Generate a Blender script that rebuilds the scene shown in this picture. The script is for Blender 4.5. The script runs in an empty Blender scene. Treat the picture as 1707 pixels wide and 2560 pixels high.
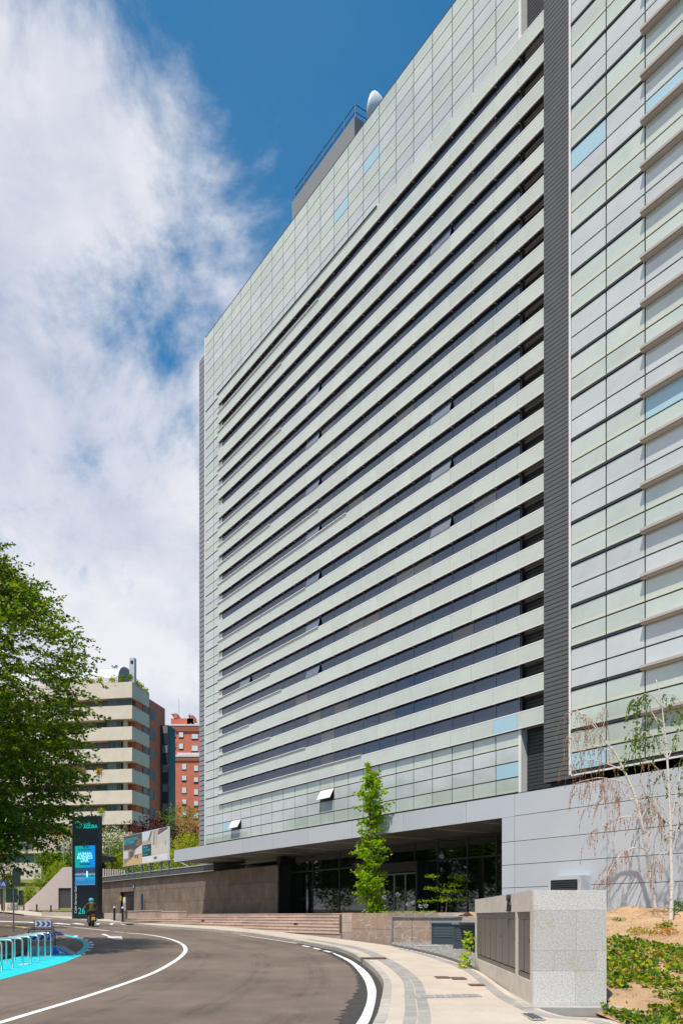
import bpy, bmesh, math, random
import numpy as np
from mathutils import Matrix, Vector, noise as mnoise
R = math.radians
scene = bpy.context.scene
EYE = 1.7
# ------------------------------------------------------------------ camera
CX, HY, F, VX = 853.5, 2291.0, 2090.0, -558.0        # picture measurements (1707 x 2560)
cam = bpy.data.cameras.new('camera'); camo = bpy.data.objects.new('camera', cam)
scene.collection.objects.link(camo); scene.camera = camo
camo.location = (0, 0, EYE); camo.rotation_euler = (R(90), 0, 0)
cam.sensor_fit = 'HORIZONTAL'; cam.sensor_width = 36; cam.lens = 36 * F / 1707
cam.shift_y = (HY - 1280) / 1707; cam.clip_start = .1; cam.clip_end = 6000
# ------------------------------------------------------------------ sky and sun
SUN_AZ = Vector((-.42, -.91, 0)).normalized(); SUN_EL = R(64)
world = bpy.data.worlds.new('World'); scene.world = world; world.use_nodes = True
def build_world():
    nt = world.node_tree; N = nt.nodes; L = nt.links; N.clear()
    out = N.new('ShaderNodeOutputWorld'); bg = N.new('ShaderNodeBackground'); bg.inputs[1].default_value = .1
    sky = N.new('ShaderNodeTexSky'); sky.sky_type = 'NISHITA'; sky.sun_disc = False
    sky.sun_elevation = SUN_EL; sky.sun_rotation = math.atan2(SUN_AZ.x, SUN_AZ.y)
    sky.air_density = 1.0; sky.dust_density = .3; sky.ozone_density = 3.0
    hs = N.new('ShaderNodeHueSaturation'); hs.inputs['Saturation'].default_value = 1.7; hs.inputs['Value'].default_value = 1.4; hs.inputs['Hue'].default_value = .485
    L.new(sky.outputs[0], hs.inputs['Color'])
    tc = N.new('ShaderNodeTexCoord'); sx = N.new('ShaderNodeSeparateXYZ'); L.new(tc.outputs['Generated'], sx.inputs[0])
    def m(op, a, b=None, c=None):
        n = N.new('ShaderNodeMath'); n.operation = op
        for i, v in enumerate((a, b, c)):
            if v is None: continue
            if isinstance(v, (int, float)): n.inputs[i].default_value = v
            else: L.new(v, n.inputs[i])
        return n.outputs[0]
    z = m('ADD', m('MAXIMUM', sx.outputs[2], 0.0), .8)
    px = m('DIVIDE', sx.outputs[0], z); py = m('DIVIDE', sx.outputs[1], z)
    cb = N.new('ShaderNodeCombineXYZ'); L.new(px, cb.inputs[0]); L.new(py, cb.inputs[1])
    def noise(scale, detail, rough, off, dist=0.):
        mp = N.new('ShaderNodeMapping'); mp.inputs['Location'].default_value = off; L.new(cb.outputs[0], mp.inputs[0])
        n = N.new('ShaderNodeTexNoise'); n.inputs['Scale'].default_value = scale; n.inputs['Detail'].default_value = detail
        n.inputs['Roughness'].default_value = rough; n.inputs['Distortion'].default_value = dist
        L.new(mp.outputs[0], n.inputs['Vector']); return n.outputs['Fac']
    big = noise(2.4, 3, .5, (3.1, 1.7, 0)); mid = noise(6.6, 13, .62, (7.3, 2.2, 0), .35); fine = noise(22, 8, .6, (1.3, 5.2, 0), .2)
    # cloud field thickens towards the horizon and to the west (left), thins overhead to the right
    bias = m('ADD', m('MULTIPLY', px, -.72), m('MULTIPLY', m('SUBTRACT', py, .62), .36))
    bias = m('MINIMUM', bias, .125)
    dens = m('ADD', m('ADD', m('MULTIPLY', mid, .62), m('MULTIPLY', big, .34)), m('ADD', m('MULTIPLY', fine, .13), bias))
    ramp = N.new('ShaderNodeValToRGB'); ramp.color_ramp.interpolation = 'EASE'
    ramp.color_ramp.elements[0].position = .47; ramp.color_ramp.elements[0].color = (.06, .06, .06, 1)
    ramp.color_ramp.elements[1].position = .645; ramp.color_ramp.elements[1].color = (.97, .97, .97, 1)
    L.new(dens, ramp.inputs[0])
    sh = noise(6.5, 7, .6, (2.6, 8.4, 0), .3)
    cr = N.new('ShaderNodeValToRGB'); cr.color_ramp.elements[0].position = .34; cr.color_ramp.elements[0].color = (5.6, 6.0, 7.3, 1)
    cr.color_ramp.elements[1].position = .62; cr.color_ramp.elements[1].color = (8.5, 8.5, 8.9, 1); L.new(sh, cr.inputs[0])
    mx = N.new('ShaderNodeMix'); mx.data_type = 'RGBA'; mx.clamp_result = False
    L.new(ramp.outputs[0], mx.inputs['Factor']); L.new(hs.outputs[0], mx.inputs['A']); L.new(cr.outputs[0], mx.inputs['B'])
    L.new(mx.outputs['Result'], bg.inputs[0]); L.new(bg.outputs[0], out.inputs[0])
build_world()
sun = bpy.data.lights.new('sun', 'SUN'); sun.energy = 4.7; sun.angle = R(.6); sun.color = (1, .94, .85)
suno = bpy.data.objects.new('sun', sun); scene.collection.objects.link(suno); suno.location = (-20, -30, 60)
sdir = Vector((SUN_AZ.x * math.cos(SUN_EL), SUN_AZ.y * math.cos(SUN_EL), math.sin(SUN_EL)))
suno.rotation_euler = sdir.to_track_quat('Z', 'Y').to_euler()
vs = scene.view_settings; vs.view_transform = 'Standard'; vs.look = 'None'; vs.exposure = 0.06; vs.gamma = 1.0; vs.use_curve_mapping = False

# ------------------------------------------------------------------ helpers
col = scene.collection
rng = random.Random(7); nrg = np.random.default_rng(5)
WM = {}
I4 = Matrix.Identity(4)
class MB:
    def __init__(s): s.v = []; s.f = []; s.m = []
    def add(s, vs, fs, mi=0):
        b = len(s.v); s.v += [tuple(v) for v in vs]; s.f += [tuple(i + b for i in f) for f in fs]; s.m += [mi] * len(fs)
        return s
    def box(s, x0, x1, y0, y1, z0, z1, mi=0, M=None):
        vs = [(x, y, z) for z in (z0, z1) for y in (y0, y1) for x in (x0, x1)]
        if M is not None: vs = [M @ Vector(v) for v in vs]
        return s.add(vs, [(0, 2, 3, 1), (4, 5, 7, 6), (0, 1, 5, 4), (2, 6, 7, 3), (0, 4, 6, 2), (1, 3, 7, 5)], mi)
    def prism(s, poly, z0, z1, mi=0, M=None):
        n = len(poly); vs = [(p[0], p[1], z0) for p in poly] + [(p[0], p[1], z1) for p in poly]
        if M is not None: vs = [M @ Vector(v) for v in vs]
        return s.add(vs, [tuple(range(n - 1, -1, -1)), tuple(range(n, 2 * n))] + [(i, (i + 1) % n, n + (i + 1) % n, n + i) for i in range(n)], mi)
    def tube(s, pts, rad, n=6, mi=0, cap=True):
        pts = [Vector(p) for p in pts]
        if not hasattr(rad, '__len__'): rad = [rad] * len(pts)
        vs = []; fs = []; ref = Vector((.13, .31, .94)) if abs((pts[-1] - pts[0]).normalized().z) < .8 else Vector((.97, .2, .1))
        for i, p in enumerate(pts):
            d = (pts[min(i + 1, len(pts) - 1)] - pts[max(i - 1, 0)]).normalized()
            a = d.cross(ref).normalized(); b = d.cross(a)
            for k in range(n):
                t = 2 * math.pi * k / n; vs.append(p + (a * math.cos(t) + b * math.sin(t)) * rad[i])
        for i in range(len(pts) - 1):
            for k in range(n):
                fs.append((i * n + k, i * n + (k + 1) % n, (i + 1) * n + (k + 1) % n, (i + 1) * n + k))
        if cap: fs += [tuple(range(n - 1, -1, -1)), tuple(range((len(pts) - 1) * n, len(pts) * n))]
        return s.add(vs, fs, mi)
    def lathe(s, prof, n=16, mi=0, M=None):
        vs = []; fs = []
        for r_, z in prof:
            for k in range(n):
                t = 2 * math.pi * k / n; vs.append((r_ * math.cos(t), r_ * math.sin(t), z))
        for i in range(len(prof) - 1):
            for k in range(n): fs.append((i * n + k, i * n + (k + 1) % n, (i + 1) * n + (k + 1) % n, (i + 1) * n + k))
        fs += [tuple(range(n - 1, -1, -1)), tuple(range((len(prof) - 1) * n, len(prof) * n))]
        if M is not None: vs = [M @ Vector(v) for v in vs]
        return s.add(vs, fs, mi)
    def mesh(s, name='mesh', smooth=False):
        me = bpy.data.meshes.new(name); me.from_pydata(s.v, [], s.f); me.polygons.foreach_set('material_index', s.m)
        if smooth: me.polygons.foreach_set('use_smooth', [True] * len(s.f))
        me.update(); return me
def obj(name, mb, mats, parent=None, M=None, smooth=False, bevel=0):
    me = mb.mesh(name, smooth) if isinstance(mb, MB) else mb
    if mats is not None and len(me.materials) == 0:
        for m in (mats if isinstance(mats, (list, tuple)) else [mats]): me.materials.append(m)
    o = bpy.data.objects.new(name, me); col.objects.link(o); M = M or I4; WM[o] = M
    if parent is not None: o.parent = parent; o.matrix_parent_inverse = WM[parent].inverted()
    o.matrix_basis = M
    if bevel:
        b = o.modifiers.new('bevel', 'BEVEL'); b.width = bevel; b.segments = 2; b.limit_method = 'ANGLE'
    return o
def empty(name, loc=(0, 0, 0), rz=0):
    o = bpy.data.objects.new(name, None); col.objects.link(o); o.empty_display_size = .3
    M = Matrix.Translation(loc) @ Matrix.Rotation(rz, 4, 'Z'); o.matrix_basis = M; WM[o] = M; return o
def tag(o, label=None, cat=None, group=None, kind=None):
    for k, v in (('label', label), ('category', cat), ('group', group), ('kind', kind)):
        if v: o[k] = v
    return o
def copy_tree(o, M, parent=None):
    D = M @ WM[o].inverted()
    def rec(a, par):
        c = a.copy(); col.objects.link(c); W = D @ WM[a]; WM[c] = W
        if par is not None: c.parent = par; c.matrix_parent_inverse = WM[par].inverted()
        else: c.parent = None
        c.matrix_basis = W
        for ch in list(a.children): rec(ch, c)
        return c
    return rec(o, parent)
# ------------------------------------------------------------------ materials
def mat(name, c, rough=.6, metal=0, spec=.5, var=0., vscale=1., bump=0., bscale=30., objvar=0., c2=None, ior=None, grime=0., alpha=None):
    m = bpy.data.materials.new(name); m.use_nodes = True; nt = m.node_tree; N = nt.nodes; L = nt.links
    p = N['Principled BSDF']; p.inputs['Roughness'].default_value = rough; p.inputs['Metallic'].default_value = metal
    p.inputs['Specular IOR Level'].default_value = spec
    if ior: p.inputs['IOR'].default_value = ior
    c = tuple(c) + (1,) if len(c) == 3 else c
    p.inputs['Base Color'].default_value = c
    tc = N.new('ShaderNodeTexCoord'); oi0 = N.new('ShaderNodeObjectInfo'); va = N.new('ShaderNodeVectorMath'); va.operation = 'ADD'; L.new(tc.outputs['Object'], va.inputs[0]); L.new(oi0.outputs['Location'], va.inputs[1]); cur = None
    def tex(scale, detail=6, rough_=.6):
        n = N.new('ShaderNodeTexNoise'); n.inputs['Scale'].default_value = scale; n.inputs['Detail'].default_value = detail
        n.inputs['Roughness'].default_value = rough_; L.new(va.outputs[0], n.inputs['Vector']); return n.outputs['Fac']
    if var or objvar or c2 or grime:
        rgb = N.new('ShaderNodeRGB'); rgb.outputs[0].default_value = c; cur = rgb.outputs[0]
        if c2:
            r = N.new('ShaderNodeValToRGB'); r.color_ramp.elements[0].position = .38; r.color_ramp.elements[1].position = .62
            L.new(tex(vscale), r.inputs[0]); mx = N.new('ShaderNodeMix'); mx.data_type = 'RGBA'
            L.new(r.outputs[0], mx.inputs['Factor']); L.new(cur, mx.inputs['A']); mx.inputs['B'].default_value = tuple(c2) + (1,); cur = mx.outputs['Result']
        def scaleby(cur, fac, amount):
            mr = N.new('ShaderNodeMapRange'); mr.inputs['To Min'].default_value = 1 - amount; mr.inputs['To Max'].default_value = 1 + amount; L.new(fac, mr.inputs[0])
            if amount == 0: return cur
            mr.inputs['From Min'].default_value = .0 if fac.node.type == 'OBJECT_INFO' else .25; mr.inputs['From Max'].default_value = 1. if fac.node.type == 'OBJECT_INFO' else .75
            v = N.new('ShaderNodeVectorMath'); v.operation = 'SCALE'; L.new(cur, v.inputs[0]); L.new(mr.outputs[0], v.inputs['Scale']); return v.outputs[0]
        if var: cur = scaleby(cur, tex(vscale * 1.7), var)
        if grime: cur = scaleby(cur, tex(.6, 8, .7), grime)
        if objvar:
            oi = N.new('ShaderNodeObjectInfo'); cur = scaleby(cur, oi.outputs['Random'], objvar)
        L.new(cur, p.inputs['Base Color'])
    if bump:
        b = N.new('ShaderNodeBump'); b.inputs['Strength'].default_value = bump; b.inputs['Distance'].default_value = .02
        L.new(tex(bscale, 8), b.inputs['Height']); L.new(b.outputs[0], p.inputs['Normal'])
    return m
def leafmat(name, c, trans=.35, rough=.5):
    m = mat(name, c, rough, spec=.12, var=.3, vscale=1.7); nt = m.node_tree; N = nt.nodes; L = nt.links
    p = N['Principled BSDF']; t = N.new('ShaderNodeBsdfTranslucent'); t.inputs[0].default_value = (min(c[0] * 2.1, .8), min(c[1] * 1.9, .8), c[2] * .5, 1)
    mx = N.new('ShaderNodeMixShader'); mx.inputs[0].default_value = trans
    L.new(p.outputs[0], mx.inputs[1]); L.new(t.outputs[0], mx.inputs[2]); L.new(mx.outputs[0], N['Material Output'].inputs[0]); return m
def emit(name, c, s=1.):
    m = mat(name, c, .4); p = m.node_tree.nodes['Principled BSDF']; p.inputs['Emission Color'].default_value = tuple(c) + (1,); p.inputs['Emission Strength'].default_value = s; return m
M_ = {}
def tilemat(name, c, warm):
    """back-painted facade glass: soft reflection, a warm seal line along the lower edge, per-pane tone"""
    m = mat(name, c, .07, spec=.9, ior=1.75, var=.09, vscale=.7, objvar=.075); nt = m.node_tree; N = nt.nodes; L = nt.links; p = N['Principled BSDF']  # noise mottles the pane colour, painting in uneven cloud reflections
    tc = N.new('ShaderNodeTexCoord'); sp = N.new('ShaderNodeSeparateXYZ'); L.new(tc.outputs['Generated'], sp.inputs[0])
    r = N.new('ShaderNodeValToRGB'); e = r.color_ramp.elements
    e[0].position = .0; e[0].color = (.35, .35, .35, 1); e[1].position = .2; e[1].color = (0, 0, 0, 1)
    r2 = e.new(.1); r2.color = (.9, .9, .9, 1); L.new(sp.outputs[2], r.inputs[0])
    mx = N.new('ShaderNodeMix'); mx.data_type = 'RGBA'; L.new(r.outputs[0], mx.inputs['Factor'])
    src = p.inputs['Base Color'].links[0].from_socket; L.new(src, mx.inputs['A']); mx.inputs['B'].default_value = tuple(warm) + (1,); L.new(mx.outputs['Result'], p.inputs['Base Color']); return m
M_['tile_green'] = tilemat('tile_green', (.54, .595, .52), (.68, .67, .49))
M_['tile_grey'] = tilemat('tile_grey', (.57, .59, .565), (.58, .60, .57))
M_['tile_blue'] = mat('tile_blue', (.42, .62, .70), .12, spec=.6)
M_['spandrel'] = mat('spandrel', (.61, .645, .56), .14, spec=.6, ior=1.5, var=.06, vscale=.5, objvar=.05, grime=.04)
M_['window'] = mat('window_glass', (.010, .018, .032), .03, spec=1., ior=1.9, objvar=.3, var=.5, vscale=.35)
M_['window'].node_tree.nodes['Principled BSDF'].inputs['Specular Tint'].default_value = (.40, .49, .64, 1)
M_['window_blind'] = mat('window_with_blind', (.045, .055, .065), .06, spec=.8, ior=1.7, objvar=.5)
M_['open_window'] = mat('open_window_glass', (.05, .08, .13), .04, spec=1., ior=2.0)
M_['dark'] = mat('dark_frame', (.012, .013, .015), .6)
M_['soffit_band'] = mat('band_underside', (.05, .048, .04), .7)
M_['trim'] = mat('white_trim', (.84, .80, .76), .4)
M_['trim_dark'] = mat('dark_trim', (.03, .035, .04), .45)
M_['louver'] = mat('grey_louver', (.115, .115, .112), .5, var=.1, vscale=.5)
M_['end_slat'] = mat('pale_louver', (.26, .27, .28), .5)
M_['louver_back'] = mat('louver_back', (.02, .02, .02), .8)
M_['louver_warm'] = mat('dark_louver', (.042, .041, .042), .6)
M_['sand'] = mat('sand_aluminium', (.50, .44, .39), .4, objvar=.05)
M_['plinth'] = mat('plinth_aluminium', (.555, .58, .61), .4, metal=.1, spec=.5, var=.02, vscale=.6, objvar=.03)
M_['joint'] = mat('panel_joint', (.05, .055, .065), .7)
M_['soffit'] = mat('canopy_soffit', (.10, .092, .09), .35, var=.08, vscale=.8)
M_['lobby_glass'] = mat('lobby_glass', (.005, .010, .006), .02, spec=.8, ior=1.6)
M_['stone_dark'] = mat('brown_stone', (.145, .105, .08), .7, var=.25, vscale=.7, c2=(.20, .155, .125), grime=.15, bump=.2, bscale=8)
M_['stone_step'] = mat('step_stone', (.52, .385, .315), .75, var=.16, vscale=3., objvar=.14, grime=.1, bump=.15, bscale=25)
M_['asphalt'] = None
M_['white_paint'] = mat('road_paint', (.74, .73, .70), .7, var=.14, vscale=6, grime=.14)
M_['cyan_paint'] = mat('cyan_paint', (.006, .55, .64), .7, var=.14, vscale=3, grime=.14)
M_['yellow_paint'] = mat('yellow_paint', (.6, .36, .06), .7, var=.1)
M_['granite'] = None
M_['concrete'] = mat('concrete', (.60, .53, .44), .8, var=.12, vscale=2, grime=.12, bump=.1)
M_['metal_door'] = mat('cabinet_steel', (.155, .138, .122), .45, metal=.3, objvar=.06, var=.05)
M_['black'] = mat('black_paint', (.012, .012, .014), .45)
M_['steel'] = mat('galvanised_steel', (.60, .61, .60), .3, metal=.8)
M_['grey_blue'] = mat('slate_blue_metal', (.05, .066, .08), .45)
M_['bark'] = mat('bark', (.12, .085, .06), .9, bump=.6, bscale=20)
def surf(name, fn):
    m = bpy.data.materials.new(name); m.use_nodes = True; fn(m.node_tree, m.node_tree.nodes, m.node_tree.links, m.node_tree.nodes['Principled BSDF']); return m
def nz(N, L, vec, scale, detail=8, rough=.6):
    n = N.new('ShaderNodeTexNoise'); n.inputs['Scale'].default_value = scale; n.inputs['Detail'].default_value = detail; n.inputs['Roughness'].default_value = rough
    L.new(vec, n.inputs['Vector']); return n.outputs['Fac']
def rampf(N, L, fac, p0, c0, p1, c1):
    r = N.new('ShaderNodeValToRGB'); r.color_ramp.elements[0].position = p0; r.color_ramp.elements[0].color = tuple(c0) + (1,)
    r.color_ramp.elements[1].position = p1; r.color_ramp.elements[1].color = tuple(c1) + (1,); L.new(fac, r.inputs[0]); return r.outputs[0]
def mixc(N, L, fac, a, b, mode='MIX'):
    x = N.new('ShaderNodeMix'); x.data_type = 'RGBA'; x.blend_type = mode
    for s, v in (('Factor', fac), ('A', a), ('B', b)):
        if isinstance(v, (int, float)): x.inputs[s].default_value = v
        elif isinstance(v, tuple): x.inputs[s].default_value = v + (1,) if len(v) == 3 else v
        else: L.new(v, x.inputs[s])
    return x.outputs['Result']
def asphalt_fn(nt, N, L, p):
    tc = N.new('ShaderNodeTexCoord'); v = tc.outputs['Object']
    base = rampf(N, L, nz(N, L, v, .16, 5, .55), .35, (.125, .091, .070), .68, (.215, .163, .126))
    grain = rampf(N, L, nz(N, L, v, 45, 4, .7), .3, (.55, .55, .55), .72, (1.45, 1.42, 1.4))
    wear = rampf(N, L, nz(N, L, v, 1.3, 8, .7), .4, (.9, .9, .9), .7, (1.12, 1.1, 1.08))
    c = mixc(N, L, 1., mixc(N, L, 1., base, grain, 'MULTIPLY'), wear, 'MULTIPLY')
    L.new(c, p.inputs['Base Color']); p.inputs['Roughness'].default_value = .82
    b = N.new('ShaderNodeBump'); b.inputs['Strength'].default_value = .35; b.inputs['Distance'].default_value = .01; L.new(nz(N, L, v, 90, 4, .7), b.inputs['Height']); L.new(b.outputs[0], p.inputs['Normal'])
M_['asphalt'] = surf('asphalt', asphalt_fn)
M_['asphalt_dark'] = mat('fresh_asphalt', (.045, .040, .036), .85, var=.25, vscale=3, bump=.3, bscale=60)
def granite_fn(nt, N, L, p):
    tc = N.new('ShaderNodeTexCoord'); oi = N.new('ShaderNodeObjectInfo'); v = tc.outputs['Object']
    sp = rampf(N, L, nz(N, L, v, 34, 4, .8), .34, (.42, .385, .34), .60, (.72, .665, .60))
    vo = N.new('ShaderNodeTexVoronoi'); vo.inputs['Scale'].default_value = 17; L.new(v, vo.inputs['Vector'])
    dk = rampf(N, L, vo.outputs['Distance'], .05, (.45, .44, .44), .16, (1, 1, 1))
    st = rampf(N, L, nz(N, L, v, 1.1, 7, .65), .60, (1, 1, 1), .78, (.92, .76, .55))
    c = mixc(N, L, 1., mixc(N, L, 1., sp, dk, 'MULTIPLY'), st, 'MULTIPLY')
    mr = N.new('ShaderNodeMapRange'); mr.inputs['To Min'].default_value = .88; mr.inputs['To Max'].default_value = 1.08; L.new(oi.outputs['Random'], mr.inputs[0])
    vm = N.new('ShaderNodeVectorMath'); vm.operation = 'SCALE'; L.new(c, vm.inputs[0]); L.new(mr.outputs[0], vm.inputs['Scale'])
    L.new(vm.outputs[0], p.inputs['Base Color']); p.inputs['Roughness'].default_value = .65
M_['granite'] = surf('granite', granite_fn)
def pave_fn(nt, N, L, p):
    tc = N.new('ShaderNodeTexCoord'); v = tc.outputs['Object']
    a = rampf(N, L, nz(N, L, v, .7, 8, .65), .3, (.48, .395, .315), .7, (.61, .515, .42))
    g = rampf(N, L, nz(N, L, v, 30, 5, .7), .3, (.88, .88, .88), .7, (1.08, 1.08, 1.08))
    w = N.new('ShaderNodeTexWave'); w.inputs['Scale'].default_value = 3.1; w.inputs['Distortion'].default_value = 6; w.inputs['Detail'].default_value = 4; w.bands_direction = 'Y'; L.new(v, w.inputs['Vector'])
    ww = rampf(N, L, w.outputs['Fac'], .0, (.93, .92, .90), .8, (1.02, 1.02, 1.02))
    L.new(mixc(N, L, 1., mixc(N, L, 1., a, g, 'MULTIPLY'), ww, 'MULTIPLY'), p.inputs['Base Color']); p.inputs['Roughness'].default_value = .85
M_['pave'] = surf('pavement_concrete', pave_fn)
M_['sett'] = mat('grey_sett', (.33, .305, .275), .8, var=.12, vscale=6, objvar=.12)
M_['kerb'] = mat('kerb_stone', (.42, .375, .32), .8, var=.15, vscale=2.5, objvar=.08, grime=.12)
def soil_fn(nt, N, L, p):
    tc = N.new('ShaderNodeTexCoord'); v = tc.outputs['Object']
    a = rampf(N, L, nz(N, L, v, 1.3, 9, .7), .3, (.37, .21, .10), .7, (.62, .41, .23))
    g = rampf(N, L, nz(N, L, v, 26, 6, .75), .3, (.7, .7, .7), .7, (1.15, 1.15, 1.15))
    L.new(mixc(N, L, 1., a, g, 'MULTIPLY'), p.inputs['Base Color']); p.inputs['Roughness'].default_value = .95
    b = N.new('ShaderNodeBump'); b.inputs['Strength'].default_value = .7; b.inputs['Distance'].default_value = .05; L.new(nz(N, L, v, 14, 9, .7), b.inputs['Height']); L.new(b.outputs[0], p.inputs['Normal'])
M_['soil'] = surf('sandy_soil', soil_fn)
def vein_fn(nt, N, L, p):
    tc = N.new('ShaderNodeTexCoord'); v = tc.outputs['Object']
    a = rampf(N, L, nz(N, L, v, 1.2, 6, .6), .3, (.37, .245, .17), .7, (.47, .325, .235))
    mp = N.new('ShaderNodeMapping'); mp.inputs['Rotation'].default_value = (.7, .9, .4); L.new(v, mp.inputs[0])
    vo = N.new('ShaderNodeTexVoronoi'); vo.feature = 'DISTANCE_TO_EDGE'; vo.inputs['Scale'].default_value = 2.6; vo.inputs['Randomness'].default_value = 1; L.new(mp.outputs[0], vo.inputs['Vector'])
    k = rampf(N, L, vo.outputs['Distance'], .008, (1, 1, 1), .028, (0, 0, 0))
    mk = rampf(N, L, nz(N, L, v, 1.6, 3, .5), .40, (0, 0, 0), .47, (1, 1, 1))
    L.new(mixc(N, L, mixc(N, L, 1., k, mk, 'MULTIPLY'), a, (.62, .52, .42)), p.inputs['Base Color']); p.inputs['Roughness'].default_value = .5
M_['vein'] = surf('veined_brown_stone', vein_fn)
M_['gravel'] = mat('grey_gravel', (.21, .205, .19), .9, var=.3, vscale=20)
M_['gravel_b'] = mat('pale_gravel', (.38, .36, .32), .9, var=.3, vscale=20)
M_['mulch'] = mat('mulch', (.10, .075, .05), .95, var=.3, vscale=3, bump=.5)
M_['grass'] = mat('grass_bank', (.12, .16, .03), .9, var=.3, vscale=2, c2=(.20, .17, .05), bump=.6, bscale=12)

# ------------------------------------------------------------------ ground profile and picture -> place helpers
PY = np.array([-400, -60, 0, 8, 14, 22.2, 38, 51.5, 57.7, 66, 75, 90, 110, 150, 260, 3000.])
PH = np.array([-3.0, -2.1, -1.75, -1.69, -1.63, -1.5, -1.04, -.64, -.47, -.2, .1, .6, 1.3, 2.4, 4., 4.])
_sl = np.diff(PH) / np.diff(PY); _m = np.zeros(len(PY)); _m[1:-1] = (_sl[1:] * np.diff(PY)[:-1] + _sl[:-1] * np.diff(PY)[1:]) / (np.diff(PY)[:-1] + np.diff(PY)[1:]); _m[0] = _sl[0]; _m[-1] = _sl[-1]
def g(Y):
    i = int(min(max(np.searchsorted(PY, Y) - 1, 0), len(PY) - 2)); h = PY[i + 1] - PY[i]; t = (Y - PY[i]) / h
    return float(PH[i] * (2 * t**3 - 3 * t**2 + 1) + _m[i] * h * (t**3 - 2 * t**2 + t) + PH[i + 1] * (-2 * t**3 + 3 * t**2) + _m[i + 1] * h * (t**3 - t**2)) + EYE
def P(x, y, Y): return Vector(((x - CX) / F * Y, Y, EYE + (HY - y) / F * Y))
def G(x, y, dz=0.):
    """ground point seen at picture pixel (x, y)"""
    k = (HY - y) / F; lo, hi = 1.5, 160.
    f = lambda Y: g(Y) + dz - EYE - k * Y
    Ys = np.linspace(lo, hi, 700); prev = f(lo)
    for a, b in zip(Ys[:-1], Ys[1:]):
        fb = f(b)
        if prev * fb <= 0:
            for _ in range(40):
                c = (a + b) / 2
                if f(a) * f(c) <= 0: b = c
                else: a = c
            return Vector(((x - CX) / F * a, a, g(a) + dz))
        prev = fb
    return Vector(((x - CX) / F * hi, hi, g(hi) + dz))
_r = math.hypot(CX - VX, F); UX, UY = -(CX - VX) / _r, F / _r; NX, NY = UY, -UX       # facade direction u (receding) and inward normal n
def Yd(x, D): return D / (NY + NX * (x - CX) / F)
def S(x, D): Y = Yd(x, D); return UX * (x - CX) / F * Y + UY * Y
def Hh(x, y, D): return (HY - y) / F * Yd(x, D)
FM = Matrix.Translation((0, 0, EYE)) @ Matrix.Rotation(math.atan2(-UY, -UX), 4, 'Z')   # tower frame: x = -s (towards the street end), y = D, z = height over eye
def densify(pts, step):
    out = [Vector(pts[0])]
    for a, b in zip(pts[:-1], pts[1:]):
        a = Vector(a); b = Vector(b); n = max(1, int((b - a).length / step))
        out += [a.lerp(b, i / n) for i in range(1, n + 1)]
    return out
def smooth_curve(pts, n=8):
    pts = [Vector(p) for p in pts]; out = []
    for i in range(len(pts) - 1):
        p0 = pts[max(i - 1, 0)]; p1 = pts[i]; p2 = pts[i + 1]; p3 = pts[min(i + 2, len(pts) - 1)]
        for k in range(n):
            t = k / n; out.append(.5 * ((2 * p1) + (p2 - p0) * t + (2 * p0 - 5 * p1 + 4 * p2 - p3) * t * t + (3 * p1 - p0 - 3 * p2 + p3) * t**3))
    return out + [pts[-1]]
def smooth_px(px, n=8, dz=0.):
    return [G(v.x, v.y, dz) for v in smooth_curve([Vector((p[0], p[1], 0)) for p in px], n)]
def strip(name, A, B, mats, dz, parent=None, nu=1):
    """ground-hugging strip between two matching polylines"""
    mb = MB(); vs = []; fs = []
    for a, b in zip(A, B):
        for k in range(nu + 1):
            p = Vector(a).lerp(Vector(b), k / nu); vs.append((p.x, p.y, g(p.y) + dz))
    w = nu + 1
    for i in range(len(A) - 1):
        for k in range(nu): fs.append((i * w + k, i * w + k + 1, (i + 1) * w + k + 1, (i + 1) * w + k))
    mb.add(vs, fs); return obj(name, mb, mats, parent)

# ================================================================== SETTING: ground, road, pavement
def grid(name, xs, ys, zf, m):
    mb = MB(); vs = [(x, y, zf(x, y)) for y in ys for x in xs]; w = len(xs)
    fs = [(j * w + i, j * w + i + 1, (j + 1) * w + i + 1, (j + 1) * w + i) for j in range(len(ys) - 1) for i in range(w - 1)]
    mb.add(vs, fs); return obj(name, mb, m, smooth=True)
ground = grid('ground', [-3000, -600, -200, -60, 60, 200, 600, 3000], [-400, -60, 0, 8, 14, 22, 30, 38, 45, 51.5, 57.7, 66, 75, 90, 110, 150, 260, 800, 3000], lambda x, y: g(y) - .12, M_['mulch'])
tag(ground, kind='structure')
road = grid('road', list(np.linspace(-60, 14, 30)), list(np.arange(-20, 112, .5)), lambda x, y: g(y), M_['asphalt']); tag(road, kind='structure')
KERB = [(800, 2900), (905, 2640), (941.5, 2560), (951, 2524), (958.7, 2486), (956.8, 2463), (935.8, 2434), (897.5, 2403.5), (847.8, 2380.5), (736.8, 2357.6), (660, 2345), (614, 2338), (514.8, 2329), (400, 2320.5), (340, 2315), (250, 2307.5), (150, 2300), (60, 2291.5), (0, 2284), (-150, 2275)]
INN = [(1800, 2900), (1640, 2640), (1540, 2556), (1400, 2540), (1300, 2500), (1255, 2470), (1190, 2426), (1100, 2394), (1040, 2379), (978, 2366), (860, 2350), (760, 2338), (591, 2320), (400, 2310), (308, 2308), (243, 2290), (175, 2289), (100, 2282), (40, 2275), (-90, 2266)]
Kc = smooth_px(KERB, 8); Ic = smooth_px(INN, 8, .12)
def off(C, d):
    out = []
    for i, p in enumerate(C):
        t = (C[min(i + 1, len(C) - 1)] - C[max(i - 1, 0)]); t.z = 0; t.normalize(); out.append(p + Vector((t.y, -t.x, 0)) * d)
    return out
if (off(Kc, 1.)[60] - Ic[60]).length > (Kc[60] - Ic[60]).length: SG = -1
else: SG = 1
K2 = off(Kc, SG * .16)
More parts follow.
